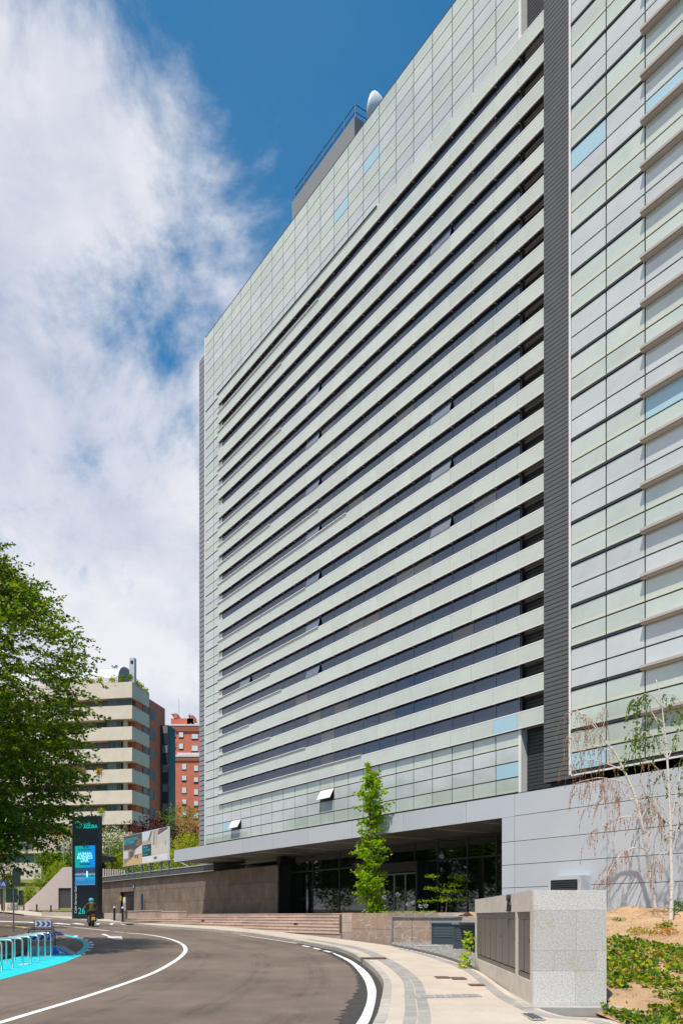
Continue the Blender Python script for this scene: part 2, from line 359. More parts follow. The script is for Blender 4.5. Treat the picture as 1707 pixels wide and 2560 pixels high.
side = strip('sidewalk', K2, Ic, M_['pave'], .12, nu=6); tag(side, kind='structure')
# kerb stones, one by one
def stones(C, z0, z1, wid, length, m, parent, name, jit=.004, gap=.012, idx=(0, 10**9)):
    acc = [0]
    for a, b in zip(C[:-1], C[1:]): acc.append(acc[-1] + (b - a).length)
    def at(d):
        i = min(max(np.searchsorted(acc, d) - 1, 0), len(C) - 2); t = (d - acc[i]) / max(acc[i + 1] - acc[i], 1e-6); return C[i].lerp(C[i + 1], t)
    k = 0; d = 0
    while d + length < acc[-1] and k < idx[1]:
        if k >= idx[0]:
            a = at(d + gap / 2); b = at(d + length - gap / 2); t = (b - a); t.z = 0; t.normalize(); n = Vector((t.y, -t.x, 0)) * SG * wid; mb = MB(); j = rng.uniform(-jit, jit)
            vs = [(q.x, q.y, g(q.y) + z) for z in (z0, z1 + j) for q in (a, b, b + n, a + n)]
            mb.add(vs, [(0, 1, 2, 3), (4, 7, 6, 5), (0, 4, 5, 1), (1, 5, 6, 2), (2, 6, 7, 3), (3, 7, 4, 0)]); obj(name, mb, m, parent)
        d += length; k += 1
stones(Kc[8:], -.1, .125, .165, 1.0, M_['kerb'], side, 'kerb_stone', idx=(0, 70))
# two rows of grey setts along the kerb and one row across
def sett_rows():
    for o1 in (.42, .63):
        C = off(Kc, SG * o1)[10:]; stones(C, .11, .126, .19, .42, M_['sett'], side, 'paving_sett', jit=.001, idx=(0, 60))
    C = off(Ic, -SG * .34)[10:]; stones([c + Vector((0, 0, 0)) for c in C], .11, .126, .22, .5, M_['sett'], side, 'paving_sett', jit=.001, idx=(0, 40))
    a = G(1008, 2492, .12); b = G(1196, 2488, .12); n = 14
    for i in range(n):
        p = a.lerp(b, (i + .06) / n); q = a.lerp(b, (i + .94) / n); z = g(p.y); mb = MB(); mb.box(p.x, q.x, p.y - .42, p.y + .12, z + .09, z + .128); obj('paving_sett', mb, M_['sett'], side)
sett_rows()
def cover(x0, y0, x1, y1, hgt_px=7, name='iron_cover', lab='', cat='cover', m=None):
    a = G(x0, y0, .12); b = G(x1, y1, .12); d = G(x0, y0 + hgt_px, .12).y; mb = MB(); z = g(a.y) + .126
    mb.box(a.x, b.x, d, a.y, z, z + .008); o = obj(name, mb, m or mat('rusty_iron', (.15, .09, .065), .7, var=.3, vscale=8)); tag(o, lab, cat)
cover(1085, 2443, 1119, 2443, 5, lab='rusty rectangular iron cover in pavement, left of a pair beside grey setts')
cover(1124, 2445, 1160, 2446, 6, lab='rusty rectangular iron cover in pavement, right of a pair beside grey setts')
cover(1168, 2462, 1205, 2462, 5, lab='pale rusty iron cover in the pavement near the utility cabinet wall')
cover(900, 2395, 962, 2394, 5, lab='long brown iron drain cover beside the kerb gully')
# gutter grate at cabinet foot
mb = MB(); a = G(1318, 2537, .12); mb.box(a.x - .10, a.x + .10, a.y - .75, a.y - .02, a.z + .002, a.z + .02)
for i in range(3): mb.box(a.x - .07 + i * .055, a.x - .045 + i * .055, a.y - .7, a.y - .06, a.z + .02, a.z + .026, 1)
tag(obj('drain_channel', mb, [M_['steel'], M_['black']]), 'narrow steel drain channel at the foot of the granite wall', 'drain')
# ---- road paint
def line(name, px, width, lab, m='white_paint', dz=.006, n=10):
    C = smooth_px(px, n); A = off(C, width / 2); B = off(C, -width / 2); o = strip(name, A, B, M_[m], dz); return tag(o, kind='structure')
line('road_line', [(-260, 2630), (-120, 2592), (0, 2558.5), (76.5, 2535.5), (191, 2501), (306, 2462.8), (382.7, 2434), (432.5, 2407), (459, 2386), (463, 2371), (447.8, 2357.6), (413, 2346), (367, 2338), (317, 2333.7)], .15, '')
line('road_line', [(310, 2332.6), (286, 2330.7)], .14, '')
line('road_line', [(272, 2328.3), (180, 2319), (120, 2313), (80, 2308)], .14, '')
def band(name, LP, RP, m, dz, n=8):
    A = smooth_px(LP, n); B = smooth_px(RP, n); return tag(strip(name, A, B, m, dz), kind='structure')
band('edge_line', [(760, 2720), (850, 2612), (891.8, 2560), (911, 2524), (918.6, 2493), (914.7, 2463), (901, 2438), (874.5, 2409), (832.5, 2386)], [(800, 2720), (884, 2612), (920.5, 2560), (933.9, 2524), (939.6, 2493), (938, 2468), (920, 2435), (880, 2404.5), (833, 2383.6)], M_['white_paint'], .010)
for (x0, y0, x1, y1) in ((810, 2378.5, 828, 2382.5), (783, 2371.5, 800, 2375.5), (756, 2365.5, 774, 2369.5)):
    line('edge_line_dash', [(x0, y0), (x1, y1)], .17, '', dz=.010)
line('edge_line', [(742, 2360.5), (660, 2347.5), (600, 2339)], .1, '', dz=.010)
# fresh asphalt patch with a ragged outer edge
LP = [(720, 2700), (790, 2612), (840, 2560), (858, 2533), (882, 2493), (897, 2466), (884, 2428), (859, 2405), (800, 2379), (735, 2360)]
RP = [(810, 2705), (905, 2610), (938, 2560), (948, 2524), (955, 2486), (953, 2463), (932, 2434), (894, 2403.5), (845, 2380.5), (736, 2358)]
A = [p + Vector((rng.gauss(0, .05), rng.gauss(0, .05), 0)) for p in densify(smooth_px(LP, 10), .07)]; B0 = densify(smooth_px(RP, 10), .07)
B = [B0[min(int(i / (len(A) - 1) * (len(B0) - 1)), len(B0) - 1)] for i in range(len(A))]
tag(strip('asphalt_patch', A, B, M_['asphalt_dark'], .005), kind='structure')
def track_fn(nt, N, L, p):
    tc = N.new('ShaderNodeTexCoord'); v = tc.outputs['Object']; p.inputs['Base Color'].default_value = (.05, .042, .037, 1); p.inputs['Roughness'].default_value = .75
    t = N.new('ShaderNodeBsdfTransparent'); mx = N.new('ShaderNodeMixShader'); a = rampf(N, L, nz(N, L, v, .55, 7, .65), .40, (0, 0, 0), .8, (.16, .16, .16)); L.new(a, mx.inputs[0]); L.new(t.outputs[0], mx.inputs[1]); L.new(p.outputs[0], mx.inputs[2]); L.new(mx.outputs[0], N['Material Output'].inputs[0])
M_['track'] = surf('tyre_wear', track_fn)
for d in (1.5, 3.0, 4.9, 6.4):
    for e in (0, .22, -.2):
        C = off(Kc, -SG * (d + e)); w_ = .42 - abs(e) * .8; tag(strip('tyre_wear', [p for p in off(C, w_ / 2)][6:120], [p for p in off(C, -w_ / 2)][6:120], M_['track'], .003 + .0005 * (e > 0) + .001 * (e < 0)), kind='structure')
# road arrow, zebra
def poly(name, px, m, dz):
    pts = [G(*p) for p in px]; mb = MB(); mb.add([(p.x, p.y, g(p.y) + dz) for p in pts], [tuple(range(len(pts)))]); return tag(obj(name, mb, M_[m]), kind='structure')
poly('lane_arrow', [(252, 2337), (262, 2336.3), (276, 2342.5), (304, 2343), (307.5, 2350.5), (283, 2349.5), (267, 2345), (272, 2343.5)], 'white_paint', .006)
zb = [((-20, 2303.3), (84, 2307.5)), ((70, 2306), (112, 2310.2)), ((131, 2308.5), (178, 2313.2)), ((179, 2308.8), (213, 2313.2)), ((239, 2309), (248, 2313.2)), ((273, 2309), (282, 2313.6)), ((298, 2309.3), (315, 2314.2))]
for (a, b) in zb:
    poly('zebra_bar', [(a[0], a[1] + 1.6), (a[0] + 12, a[1]), (b[0], b[1] - 1.2), (b[0] - 4, b[1])], 'white_paint', .006)
# ---- cyan cycle bay and lane
poly('cycle_bay', [(-160, 2502), (-60, 2468), (0, 2451.5), (50, 2438), (116, 2421), (166, 2406), (201.5, 2391), (179, 2389), (63, 2391), (36, 2396), (0, 2404), (-160, 2426)], 'cyan_paint', .006)
band('cycle_lane', [(201.5, 2391), (214, 2381), (222, 2372), (224, 2364), (215.6, 2353), (191, 2343), (162.5, 2338), (141, 2331)], [(180, 2388.5), (199, 2378), (207, 2370), (209, 2362), (205, 2355), (186, 2346.5), (160, 2340.5), (139, 2333.5)], M_['cyan_paint'], .006)
for (x, y) in ((189, 2342), (204, 2347.5), (216, 2352), (227, 2357.8), (230.5, 2363.7), (228, 2370.2), (221.5, 2377.7), (207.5, 2386.3)):
    w = 5.5 + .5 * (y > 2375); poly('lane_dash', [(x - w, y + 1.3), (x - w + 2, y - 1.5), (x + w, y - 1.7), (x + w - 2, y + 1.2)], 'white_paint', .006)
for (x, y, w) in ((60, 2413, 13), (8, 2423, 18), (-50, 2432, 20)):
    poly('bay_mark', [(x - w, y + 1.6), (x - w + 6, y - .8), (x + w, y - 2.2), (x + w - 6, y + .4)], 'white_paint', .010)
# ---- planted median island (in the shade of the tree)
isl = [(-200, 2428), (0, 2402), (60, 2389.5), (66, 2376), (72, 2345), (68, 2332), (40, 2325.5), (0, 2322), (-160, 2316)]
pts = [G(*p) for p in isl]; mb = MB(); n = len(pts)
mb.add([(p.x, p.y, g(p.y) - .05) for p in pts] + [(p.x, p.y, g(p.y) + .12) for p in pts], [tuple(range(n, 2 * n))] + [(i, (i + 1) % n, n + (i + 1) % n, n + i) for i in range(n)])
tag(obj('median_island', mb, M_['mulch']), kind='structure')
line('kerb_paint', [(-60, 2316.5), (0, 2319.5), (36, 2322.3), (68, 2327.5)], .45, '', 'yellow_paint', .135)
# ---- plaza behind the steps
ZP = EYE + .12
mb = MB()
for (x0, x1, y0, y1) in ((-90, -22.6, 22.95, 29.0),): mb.box(x0, x1, y0, y1, -1.2, .12)
tag(obj('plaza', mb, M_['pave'], M=FM), kind='structure')
# ---- planting slope on the right
def slope_h(x, y):
    t = min(max((y - 12.6) / 14.2, 0), 1); t2 = t * t * (3 - 2 * t) * .45 + t * .55
    h = -1.60 + 1.66 * t2 + .14 * mnoise.noise((x * .55, y * .55, .3)) + .08 * mnoise.noise((x * 1.6, y * 1.6, 2.)) + .045 * mnoise.noise((x * 4.1, y * 4.1, 5.))
    h += .22 * math.exp(-((x - 9.85)**2 + ((y - 26.0) * .8)**2) / 1.6)
    e = min(max((x - 4.15) / .9, 0), 1) if y < 14.2 else 1.
    return EYE + h * e + (g(y) + .05 - EYE) * (1 - e)
SLX = list(np.linspace(4.15, 26, 150)); SLY = list(np.linspace(7.5, 30.5, 150))
slope = grid('planting_slope', SLX, SLY, slope_h, M_['soil']); tag(slope, kind='structure')

# ================================================================== THE OFFICE TOWER
tower = empty('office_tower', (5.0, 44., EYE + .1)); tag(tower, 'tall office tower with pale green glass panels and dark window bands', 'tower')
C0, CW, NC = 63.05, 1.5905, 22
BT, BP, BH, NB = 41.367, 1.51222, .785, 22
DT, DB, DW = 29.15, 29.0, 29.18
ROOF = 47.43
cs = [C0 - i * CW for i in range(NC + 1)]
def fbox(mb, s0, s1, d0, d1, h0, h1, mi=0): return mb.box(-max(s0, s1), -min(s0, s1), d0, d1, h0, h1, mi)
# core body behind the skin
mb = MB(); fbox(mb, 63.02, 28.1, DW + .06, 45, 4.7, ROOF - .1)
core = obj('body', mb, M_['dark'], tower, FM)
mb = MB(); fbox(mb, 63.06, 28.0, DT - .01, DT + .35, ROOF, ROOF + .1); obj('parapet_cap', mb, M_['trim_dark'], tower, FM)
meshes = {}
def tile(parent, name, s1, s0, h0, h1, D, m, gap=.058, th=.03, tilt=0):
    w = abs(s1 - s0) - gap; h = h1 - h0 - gap; key = (name, round(w, 3), round(h, 3), m)
    if key not in meshes:
        mb = MB(); mb.box(-w / 2, w / 2, -th, 0, -h / 2, h / 2); meshes[key] = mb.mesh(name); meshes[key].materials.append(M_[m])
    M = FM @ Matrix.Translation((-(s0 + s1) / 2, D, (h0 + h1) / 2))
    if tilt: M = M @ Matrix.Translation((0, 0, h / 2)) @ Matrix.Rotation(-tilt, 4, 'X') @ Matrix.Translation((0, 0, -h / 2))
    return obj(name, meshes[key], None, parent, M)
def joined(parent, name, rects, D, m, gap=.042, th=.03):
    mb = MB()
    for (s1, s0, h0, h1) in rects: mb.box(-max(s0, s1) + gap / 2, -min(s0, s1) - gap / 2, D - th, D, h0 + gap / 2, h1 - gap / 2)
    o = obj(name, mb, M_[m], parent, FM); o['kind'] = 'stuff'; return o
RT = (ROOF - BT) / 8
# upper curtain wall : 8 rows of panes
mb = MB(); fbox(mb, 63.03, 28.08, DT, DT + .05, BT + .02, ROOF - .02); up = obj('upper_curtain_wall', mb, M_['trim_dark'], tower, FM)
for i in range(NC):
    for r in range(8):
        h0 = BT + r * RT; m = 'tile_green' if (r // 2) % 2 else 'tile_grey'
        if r == 7: m = 'tile_green'
        if (i, r) in ((12, 3), (14, 4)): m = 'tile_blue'
        tile(up, 'glass_pane', cs[i], cs[i + 1], h0, h0 + RT, DT, m)
# left-hand columns beside the bands
mb = MB(); fbox(mb, 63.03, cs[2], DT, DT + .05, 8.86, BT - .0); lf = obj('side_curtain_wall', mb, M_['trim_dark'], tower, FM)
for i in range(2):
    for b in range(NB - 1):
        top = BT - .1 - b * BP
        for q in range(2):
            h1 = top - q * BP / 2; tile(lf, 'glass_pane', cs[i], cs[i + 1], h1 - BP / 2 + (.05 if q else 0), h1, DT, 'tile_green' if (b % 2) else 'tile_grey')
    tile(lf, 'glass_pane', cs[i], cs[i + 1], BT - .1 - 21 * BP - .7, BT - .1 - 21 * BP, DT, 'tile_green')
# lower curtain wall : 4 rows
LB0 = 5.87; LR = (8.83 - LB0) / 4
mb = MB(); fbox(mb, 63.03, 28.08, DT, DT + .05, 4.5, 8.84); lw = obj('lower_curtain_wall', mb, M_['trim_dark'], tower, FM)
for i in range(NC):
    for r in range(4):
        h0 = LB0 + r * LR; m = ('tile_green', 'tile_grey', 'tile_grey', 'tile_green')[r]
        if (i, r) in ((21, 1), (14, 1), (2, 1)): m = 'tile_blue'
        if (i, r) in ((11, 2), (3, 1)):
            mbk = MB(); fbox(mbk, cs[i], cs[i + 1], DT - .004, DT - .001, h0, h0 + LR); obj('window_opening', mbk, M_['black'], lw, FM)
            tile(lw, 'open_casement', cs[i], cs[i + 1], h0, h0 + LR, DT - .01, 'trim', tilt=R(28)); continue
        tile(lw, 'glass_pane', cs[i], cs[i + 1], h0, h0 + LR, DT, m)
for z0, z1 in ((4.7, 8.84), (BT + .01, ROOF)):
    mb = MB(); fbox(mb, 28.1, 27.93, 29.08, 29.5, z0, z1); obj('end_trim', mb, M_['trim'], tower, FM)
mb = MB(); fbox(mb, 63.2, 63.05, DT - .04, DT + .3, 4.7, ROOF + .05); obj('corner_trim', mb, M_['trim'], tower, FM)
# window bands and spandrel bands
NS, NE = 60.42, 26.42
far_sp = []; far_win = []
ends = {0: 13, 1: 9, 2: 6, 4: 5, 5: 6, 7: 4, 8: 3, 9: 5, 10: 9, 11: 11, 13: 8, 14: 4, 15: 9, 16: 5, 17: 6, 18: 3, 19: 5, 20: 8, 21: 12}
openw = {(4, 10), (6, 10), (8, 10), (10, 10), (12, 10), (14, 10), (16, 10), (3, 18), (9, 18), (11, 18), (13, 18), (15, 4)}
openw = {(b, c) for b, c in openw}
br = MB()
for b in range(NB):
    top = BT - b * BP; bot = top - BH
    mb = MB(); fbox(mb, NS, NE, DB + .012, DW - .02, bot + .02, top - .02); fbox(mb, NS - .01, 28.0, DB + .03, DW - .02, bot + .008, bot + .02, 0)
    bd = obj('spandrel_band', mb, M_['soffit_band'], tower, FM)
    mb = MB(); fbox(mb, NS + .02, NE, DB - .035, DB + .03, top - .05, top + .008); fbox(mb, NS + .02, NE, DB - .035, DB + .03, bot - .008, bot + .045); obj('edge_trim', mb, M_['trim'], bd, FM)
    if b in ends:
        mb = MB(); se = cs[min(ends[b] + 2, 20)]; fbox(mb, NS + .1, se, DB - .10, DB - .036, top + .006, top + .05, 0); obj('top_rail', mb, M_['trim_dark'] if b == 0 else M_['trim'], bd, FM)
    edges = [NS] + cs[3:] + [NE]
    for k in range(len(edges) - 1):
        if k >= 8: 
            m = 'tile_blue' if (b == 21 and k == len(edges) - 3) else 'spandrel'
            tile(bd, 'spandrel_panel', edges[k], edges[k + 1], bot + .045, top - .05, DB, m, gap=.014)
        else: far_sp.append((edges[k], edges[k + 1], bot + .045, top - .05))
    if b < NB - 1:
        w1 = bot + .02; w0 = top - BP - .02
        for k in range(2, NC):
            if (b, k) in openw:
                mbk = MB(); fbox(mbk, cs[k], cs[k + 1], DW + .01, DW + .02, w0, w1); obj('window_opening', mbk, M_['black'], bd, FM)
                tile(bd, 'open_window', cs[k], cs[k + 1], w0, w1, DW - .02, 'open_window', gap=.03, tilt=R(15))
            elif k >= 9: tile(bd, 'window_pane', cs[k], cs[k + 1], w0, w1, DW, 'window_blind' if rng.random() < .09 else 'window', gap=.03)
            else: far_win.append((cs[k], cs[k + 1], w0, w1))
            br.box(-cs[k + 1] - .03, -cs[k + 1] + .03, DB - .03, DW - .03, bot - .035, bot + .01)
        mb = MB(); fbox(mb, 28.12, 28.02, DB + .2, DW + .1, w0, w1); obj('end_post', mb, M_['louver'], bd, FM)
joined(tower, 'spandrel_panels_far', far_sp, DB, 'spandrel', .012); joined(tower, 'window_panes_far', far_win, DW, 'window', .03)
o = obj('bracket', br, M_['sand'], tower, FM); o['kind'] = 'stuff'
# louvred walls
def louver(parent, name, s1, s0, D, h0, h1, pitch, m, back='louver_back', dep=.07):
    mb = MB(); fbox(mb, s1, s0, D + .04, D + .1, h0, h1); p = obj(name, mb, M_[back], parent, FM); mb = MB(); n = int((h1 - h0) / pitch)
    for i in range(n):
        z = h0 + i * pitch; a, b = -s1, -s0
        z1 = z + pitch * .84; mb.box(a, b, D - .02, D + .045, z, z1)
    o = obj('louver_slats', mb, M_[m], p, FM); o['kind'] = 'stuff'; return p
S1, S0 = S(1359.6, 28.2), S(1440, 28.2) - 2.5
louver(tower, 'louver_wall', S1, S0, 28.2, 5.9, ROOF + .6, .2, 'louver')
mb = MB(); fbox(mb, S1, S0, 28.31, 40, 5.9, ROOF + .55); fbox(mb, S1 - .3, S0, 28.3, 30, 4.4, 5.9); obj('stair_core', mb, M_['louver_back'], tower, FM)
louver(tower, 'recess_louver_wall', 28.05, S1 - .1, 29.5, 4.6, ROOF, .17, 'louver_warm')
louver(tower, 'end_louver_wall', S(498.5, 29.75), 63.05, 29.75, 4.3, 47.2, .42, 'end_slat')
mb = MB(); fbox(mb, S(498.5, 29.75) - .02, 63.0, 29.86, 44, 4.3, 47.2); obj('end_bay', mb, M_['louver_back'], tower, FM)
# the projecting wing on the right
D2 = 23.93; WT0, WP, WB = 6.669, 1.5098, 5.138; WS = [20.50, 18.95] + [18.95 - 1.575 * (i + 1) for i in range(8)]
mb = MB(); fbox(mb, 20.55, WS[-1], D2 + .05, 44, WB, ROOF); wing = obj('projecting_wing', mb, M_['dark'], tower, FM)
mb = MB(); fbox(mb, 20.59, 20.50, D2 - .05, D2 + .05, WB, ROOF); fbox(mb, 20.50, WS[-1], D2 - .03, D2 + .05, WB - .06, WB); obj('wing_edge_trim', mb, M_['trim'], wing, FM)
mb = MB(); fbox(mb, 20.49, WS[-1], D2, D2 + .05, WB + .01, ROOF - .01); obj('wing_frame', mb, M_['trim_dark'], wing, FM)
hi = {'tile_green': [], 'tile_grey': []}
lines = []
nfl = int((ROOF - WT0) / WP)
for j in range(-1, nfl):
    h0 = WT0 + j * WP; m = 'tile_grey' if (j % 2) else 'tile_green'
    if j == -1: m = 'tile_green'
    for c in range(len(WS) - 1):
        for q in range(2):
            a = max(h0 + q * WP / 2 + (.09 if q == 0 else 0), WB + .02); b = h0 + (q + 1) * WP / 2
            mm = m
            if (c, j, q) in ((0, -1, 0), (0, 13, 1), (2, 13, 0), (2, 6, 1)): mm = 'tile_blue'
            if h0 < 33 and c < 4: tile(wing, 'wing_glass_pane', WS[c], WS[c + 1], a, b, D2, mm)
            else: hi[m].append((WS[c], WS[c + 1], a, b))
    if j >= 0:
        mb = MB(); fbox(mb, 20.49, WS[2], D2 - .06, D2, h0 + .01, h0 + .085); obj('floor_fin', mb, M_['trim_dark'], wing, FM)
        mb = MB(); fbox(mb, WS[2] + .05, WS[-1], D2 - .26, D2 - .03, h0 + .03, h0 + .12); fbox(mb, WS[2] + .05, WS[-1], D2 - .20, D2 - .03, h0 - .02, h0 + .03)
        obj('sunshade', mb, M_['sand'], wing, FM)
for k, v in hi.items(): joined(wing, 'upper_wing_panes', v, D2, k)
# plinth, canopy fascia
DP = 23.4; FT, FB = 4.68, 3.815
js = [55.87, 53.67, 49.37, 45.34, 41.61, 37.82, 33.72, 29.67, 25.53, 22.815]
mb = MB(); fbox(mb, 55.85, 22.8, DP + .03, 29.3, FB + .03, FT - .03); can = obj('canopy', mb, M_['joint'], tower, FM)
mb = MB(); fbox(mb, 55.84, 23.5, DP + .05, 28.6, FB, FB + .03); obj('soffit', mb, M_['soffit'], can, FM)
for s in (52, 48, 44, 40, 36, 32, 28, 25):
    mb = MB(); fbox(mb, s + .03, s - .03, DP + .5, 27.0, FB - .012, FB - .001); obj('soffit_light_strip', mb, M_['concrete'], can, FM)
for a, b in zip(js[:-1], js[1:]): tile(can, 'fascia_panel', a, b, FB, FT, DP + .03, 'plinth', gap=.022, th=.03)
mb = MB(); fbox(mb, 55.9, 55.85, DP, 29.3, FB, FT); obj('fascia_end', mb, M_['plinth'], can, FM)
PS = [22.815, 18.516, 14.2, 9.9, 5.6]; PZ = [.12, 1.084, 1.966, 2.857, 3.829, FT]
mb = MB(); fbox(mb, 23.49, PS[-1], DP + .03, 28.2, -.9, FT - .02); pl = obj('plinth_wall', mb, M_['joint'], tower, FM)
for r in range(5):
    if r < 4: tile(pl, 'cladding_panel', 23.497, 22.815, PZ[r], PZ[r + 1], DP + .03, 'plinth', gap=.022)
    for a, b in zip(PS[:-1], PS[1:]): tile(pl, 'cladding_panel', a, b, PZ[r], PZ[r + 1], DP + .03, 'plinth', gap=.022)
mb = MB(); fbox(mb, 23.4, PS[-1], DP - .06, DP + .02, -.9, .12); obj('stone_skirting', mb, M_['kerb'], tower, FM)
# recessed gap under the wing
mb = MB(); fbox(mb, 25.0, PS[-1], 25.6, 28, FT - .1, WB); obj('recessed_clerestory', mb, M_['lobby_glass'], tower, FM)
for s in np.arange(21, 6, -1.6):
    mb = MB(); fbox(mb, s, s - .3, 24.9, 25.55, FT - .05, WB); obj('clerestory_post', mb, M_['trim_dark'], tower, FM)
# boxed vent on the plinth
mb = MB(); sv1, sv0 = S(1366, 22.7), S(1447, 22.7); hv1 = Hh(1410, 2188, 22.7)
a0, a1 = -S(1370, 22.9), -S(1452, 22.9)
mb.box(a0, a1, 22.9, DP, .2, Hh(1400, 2191, 22.9)); vb = obj('vent_housing', mb, M_['plinth'], tower, FM)
b0, b1 = -S(1377, 22.9), -S(1443, 22.9); hz = Hh(1400, 2201, 22.9); mb = MB(); mb.box(b0, b1, 22.885, 22.9, .3, hz, 0)
for i in range(12): mb.box(b0 + .02, b1 - .02, 22.86, 22.885, .32 + i * (hz - .34) / 12, .32 + i * (hz - .34) / 12 + .03, 1)
obj('vent_grille', mb, [M_['black'], M_['grey_blue']], vb, FM)
# lobby front under the canopy
DG = 27.2; sl = S(722, DG)
mx = [722, 783, 850, 930, 1038, 1096, 1170, 1242.6, 1262]; lobs = [S(x, DG) for x in mx]; tr = 2.76
mb = MB(); fbox(mb, sl, 23.3, DG + .1, DG + .2, .1, FB); lob = obj('lobby_front', mb, M_['dark'], tower, FM)
for a, b in zip(lobs[:-1], lobs[1:]):
    for (z0, z1) in ((.14, tr - .04), (tr + .04, FB - .12)): tile(lob, 'lobby_pane', a, b, z0, z1, DG, 'lobby_glass', gap=.05)
mb = MB()
for s in lobs: fbox(mb, s + .035, s - .035, DG - .06, DG + .1, .12, FB)
fbox(mb, sl, 23.3, DG - .05, DG + .1, tr - .045, tr + .045); fbox(mb, sl, 23.3, DG - .05, DG + .1, FB - .13, FB); obj('lobby_mullions', mb, M_['trim_dark'], lob, FM)
pa, pb = S(925, 26.4), S(1042, 26.4); mb = MB(); fbox(mb, pa, pb, 26.4, DG, 2.25, 2.75); fbox(mb, pa, pa - .12, 26.4, DG, .12, 2.25); fbox(mb, pb + .12, pb, 26.4, DG, .12, 2.25); po = obj('door_portal', mb, M_['black'], lob, FM)
nd = 4
for i in range(nd):
    a = pa - .14 - i * (pa - pb - .28) / nd; b = pa - .14 - (i + 1) * (pa - pb - .28) / nd; mb = MB(); fbox(mb, a, a - .06, 26.5, 26.56, .13, 2.2); fbox(mb, b + .06, b, 26.5, 26.56, .13, 2.2); fbox(mb, a - .06, b + .06, 26.5, 26.56, 2.12, 2.2, 0); fbox(mb, a - .06, b + .06, 26.52, 26.53, .13, 2.12, 1); obj('door_leaf', mb, [M_['louver'], M_['lobby_glass']], po, FM)
# dark stone wall left of the lobby
DS = 26.2; sa, sb = S(697, DS), S(236, DS)
mb = MB(); fbox(mb, sb, sl - .3, DS + .12, 28.4, .1, 3.3); sw = obj('stone_wall', mb, M_['dark'], tower, FM)
nx = 22; W = (sb - sa) / nx; dA, dB = S(303, DS), S(338, DS)
for i in range(nx):
    for r in range(3):
        a, b = sa + i * W, sa + (i + 1) * W; z0, z1 = .12 + r * 1.03, .12 + (r + 1) * 1.03
        if a < dA and b > dB:
            if b > dA and r < 2 : b2 = b; 
            if r < 2:
                if a < dB - .05: tile(sw, 'stone_slab', dB, a, z0, z1, DS, 'stone_dark', gap=.014, th=.1)
                if b > dA + .05: tile(sw, 'stone_slab', b, dA, z0, z1, DS, 'stone_dark', gap=.014, th=.1)
                continue
        tile(sw, 'stone_slab', b, a, z0, z1, DS, 'stone_dark', gap=.014, th=.1)
mb = MB(); fbox(mb, sb + .1, S(545, DS), DS - .35, DS + 2.2, 3.24, 3.76); fbox(mb, sb + .1, S(545, DS), DS - .40, DS - .35, 3.70, 3.77, 1); fbox(mb, sb + .1, S(545, DS), DS - .37, DS - .35, 3.22, 3.27, 1); obj('wall_coping', mb, [mat('coping_metal', (.055, .06, .07), .45), M_['steel']], tower, FM)
mb = MB(); fbox(mb, sl + .55, sl + .05, DS + .4, DG + .3, .12, FB); obj('dark_column', mb, M_['black'], tower, FM)
# roof plant room, railing, dish
DR = 32.0; r1, r0 = S(730, DR), S(886, DR); RH = Hh(886, 288, DR)
mb = MB(); fbox(mb, r1, r0, DR + .06, DR + 9, ROOF, RH - .02); pr = obj('plant_room', mb, mat('plant_room_grey', (.10, .105, .11), .5), tower, FM)
mb = MB(); n = int((r1 - r0) / .3)
for i in range(40): fbox(mb, r1, r0 + .02, DR, DR + .05, ROOF + .5 + i * .14, ROOF + .5 + i * .14 + .125)
o = obj('ribbed_cladding', mb, mat('ribbed_grey', (.27, .27, .265), .45), pr, FM); o['kind'] = 'stuff'
rl = empty('rail_anchor') if False else None
mb = MB()
for zz in (.35, .85): mb.tube([(-r1 + .3, DR + .1, RH + zz), (-r0 - .05, DR + .1, RH + zz), (-r0 - .05, DR + 5, RH + zz)], .035, 6)
for t in np.linspace(0, 1, 7): x = -r1 + .3 + t * (r1 - r0 - .35); mb.tube([(x, DR + .1, RH - .05), (x, DR + .1, RH + .88)], .035, 6)
obj('roof_railing', mb, mat('railing_blue_grey', (.05, .075, .11), .4), pr, FM)
tag_d = MB(); dc = Vector((-S(958, 31.5), 31.5, Hh(958, 285, 31.5)))
prof = [(0.02, 0)] + [(1.15 * math.sin(t), .75 * (1 - math.cos(t))) for t in np.linspace(.15, 1.35, 8)]
tag_d.lathe(prof, 24, 0, Matrix.Translation(dc) @ Matrix.Rotation(R(-70), 4, 'Y') @ Matrix.Rotation(R(30), 4, 'X')); tag_d.tube([dc, (dc.x, dc.y, ROOF - .3)], .12, 8)
tag(obj('satellite_dish', tag_d, mat('dish_white', (.75, .76, .78), .4), M=FM, smooth=True), 'white dish on the tower roof behind the parapet', 'dish')

# ================================================================== STEPS, WALLS, CABINET, GRAVEL
steps = empty('stone_steps', FM @ Vector((-S(853, 20.9), 20.9, -.95))); tag(steps, 'long flight of brown stone steps leading up to the tower plaza', 'steps')
s_r, s_l = S(853, 20.9) + .02, 66.; NSTEP = 7; RISE = 1.06 / NSTEP
for k in range(NSTEP):
    h1 = .13 - (NSTEP - 1 - k) * RISE; d0 = 20.9 + k * .34; s = s_r; 
    while s < s_l - .01:
        w = rng.uniform(1.0, 1.7); e = min(s + w, s_l)
        mb = MB(); fbox(mb, e - .006, s + .006, d0, d0 + .36 if k < NSTEP - 1 else 23.4, h1 - RISE - .25, h1 - .045, 0); fbox(mb, e - .006, s + .006, d0 - .025, d0 + .355 if k < NSTEP - 1 else 23.4, h1 - .04, h1 + rng.uniform(-.003, .003), 0)
        obj('step_slab', mb, M_['stone_step'], steps, FM); s = e
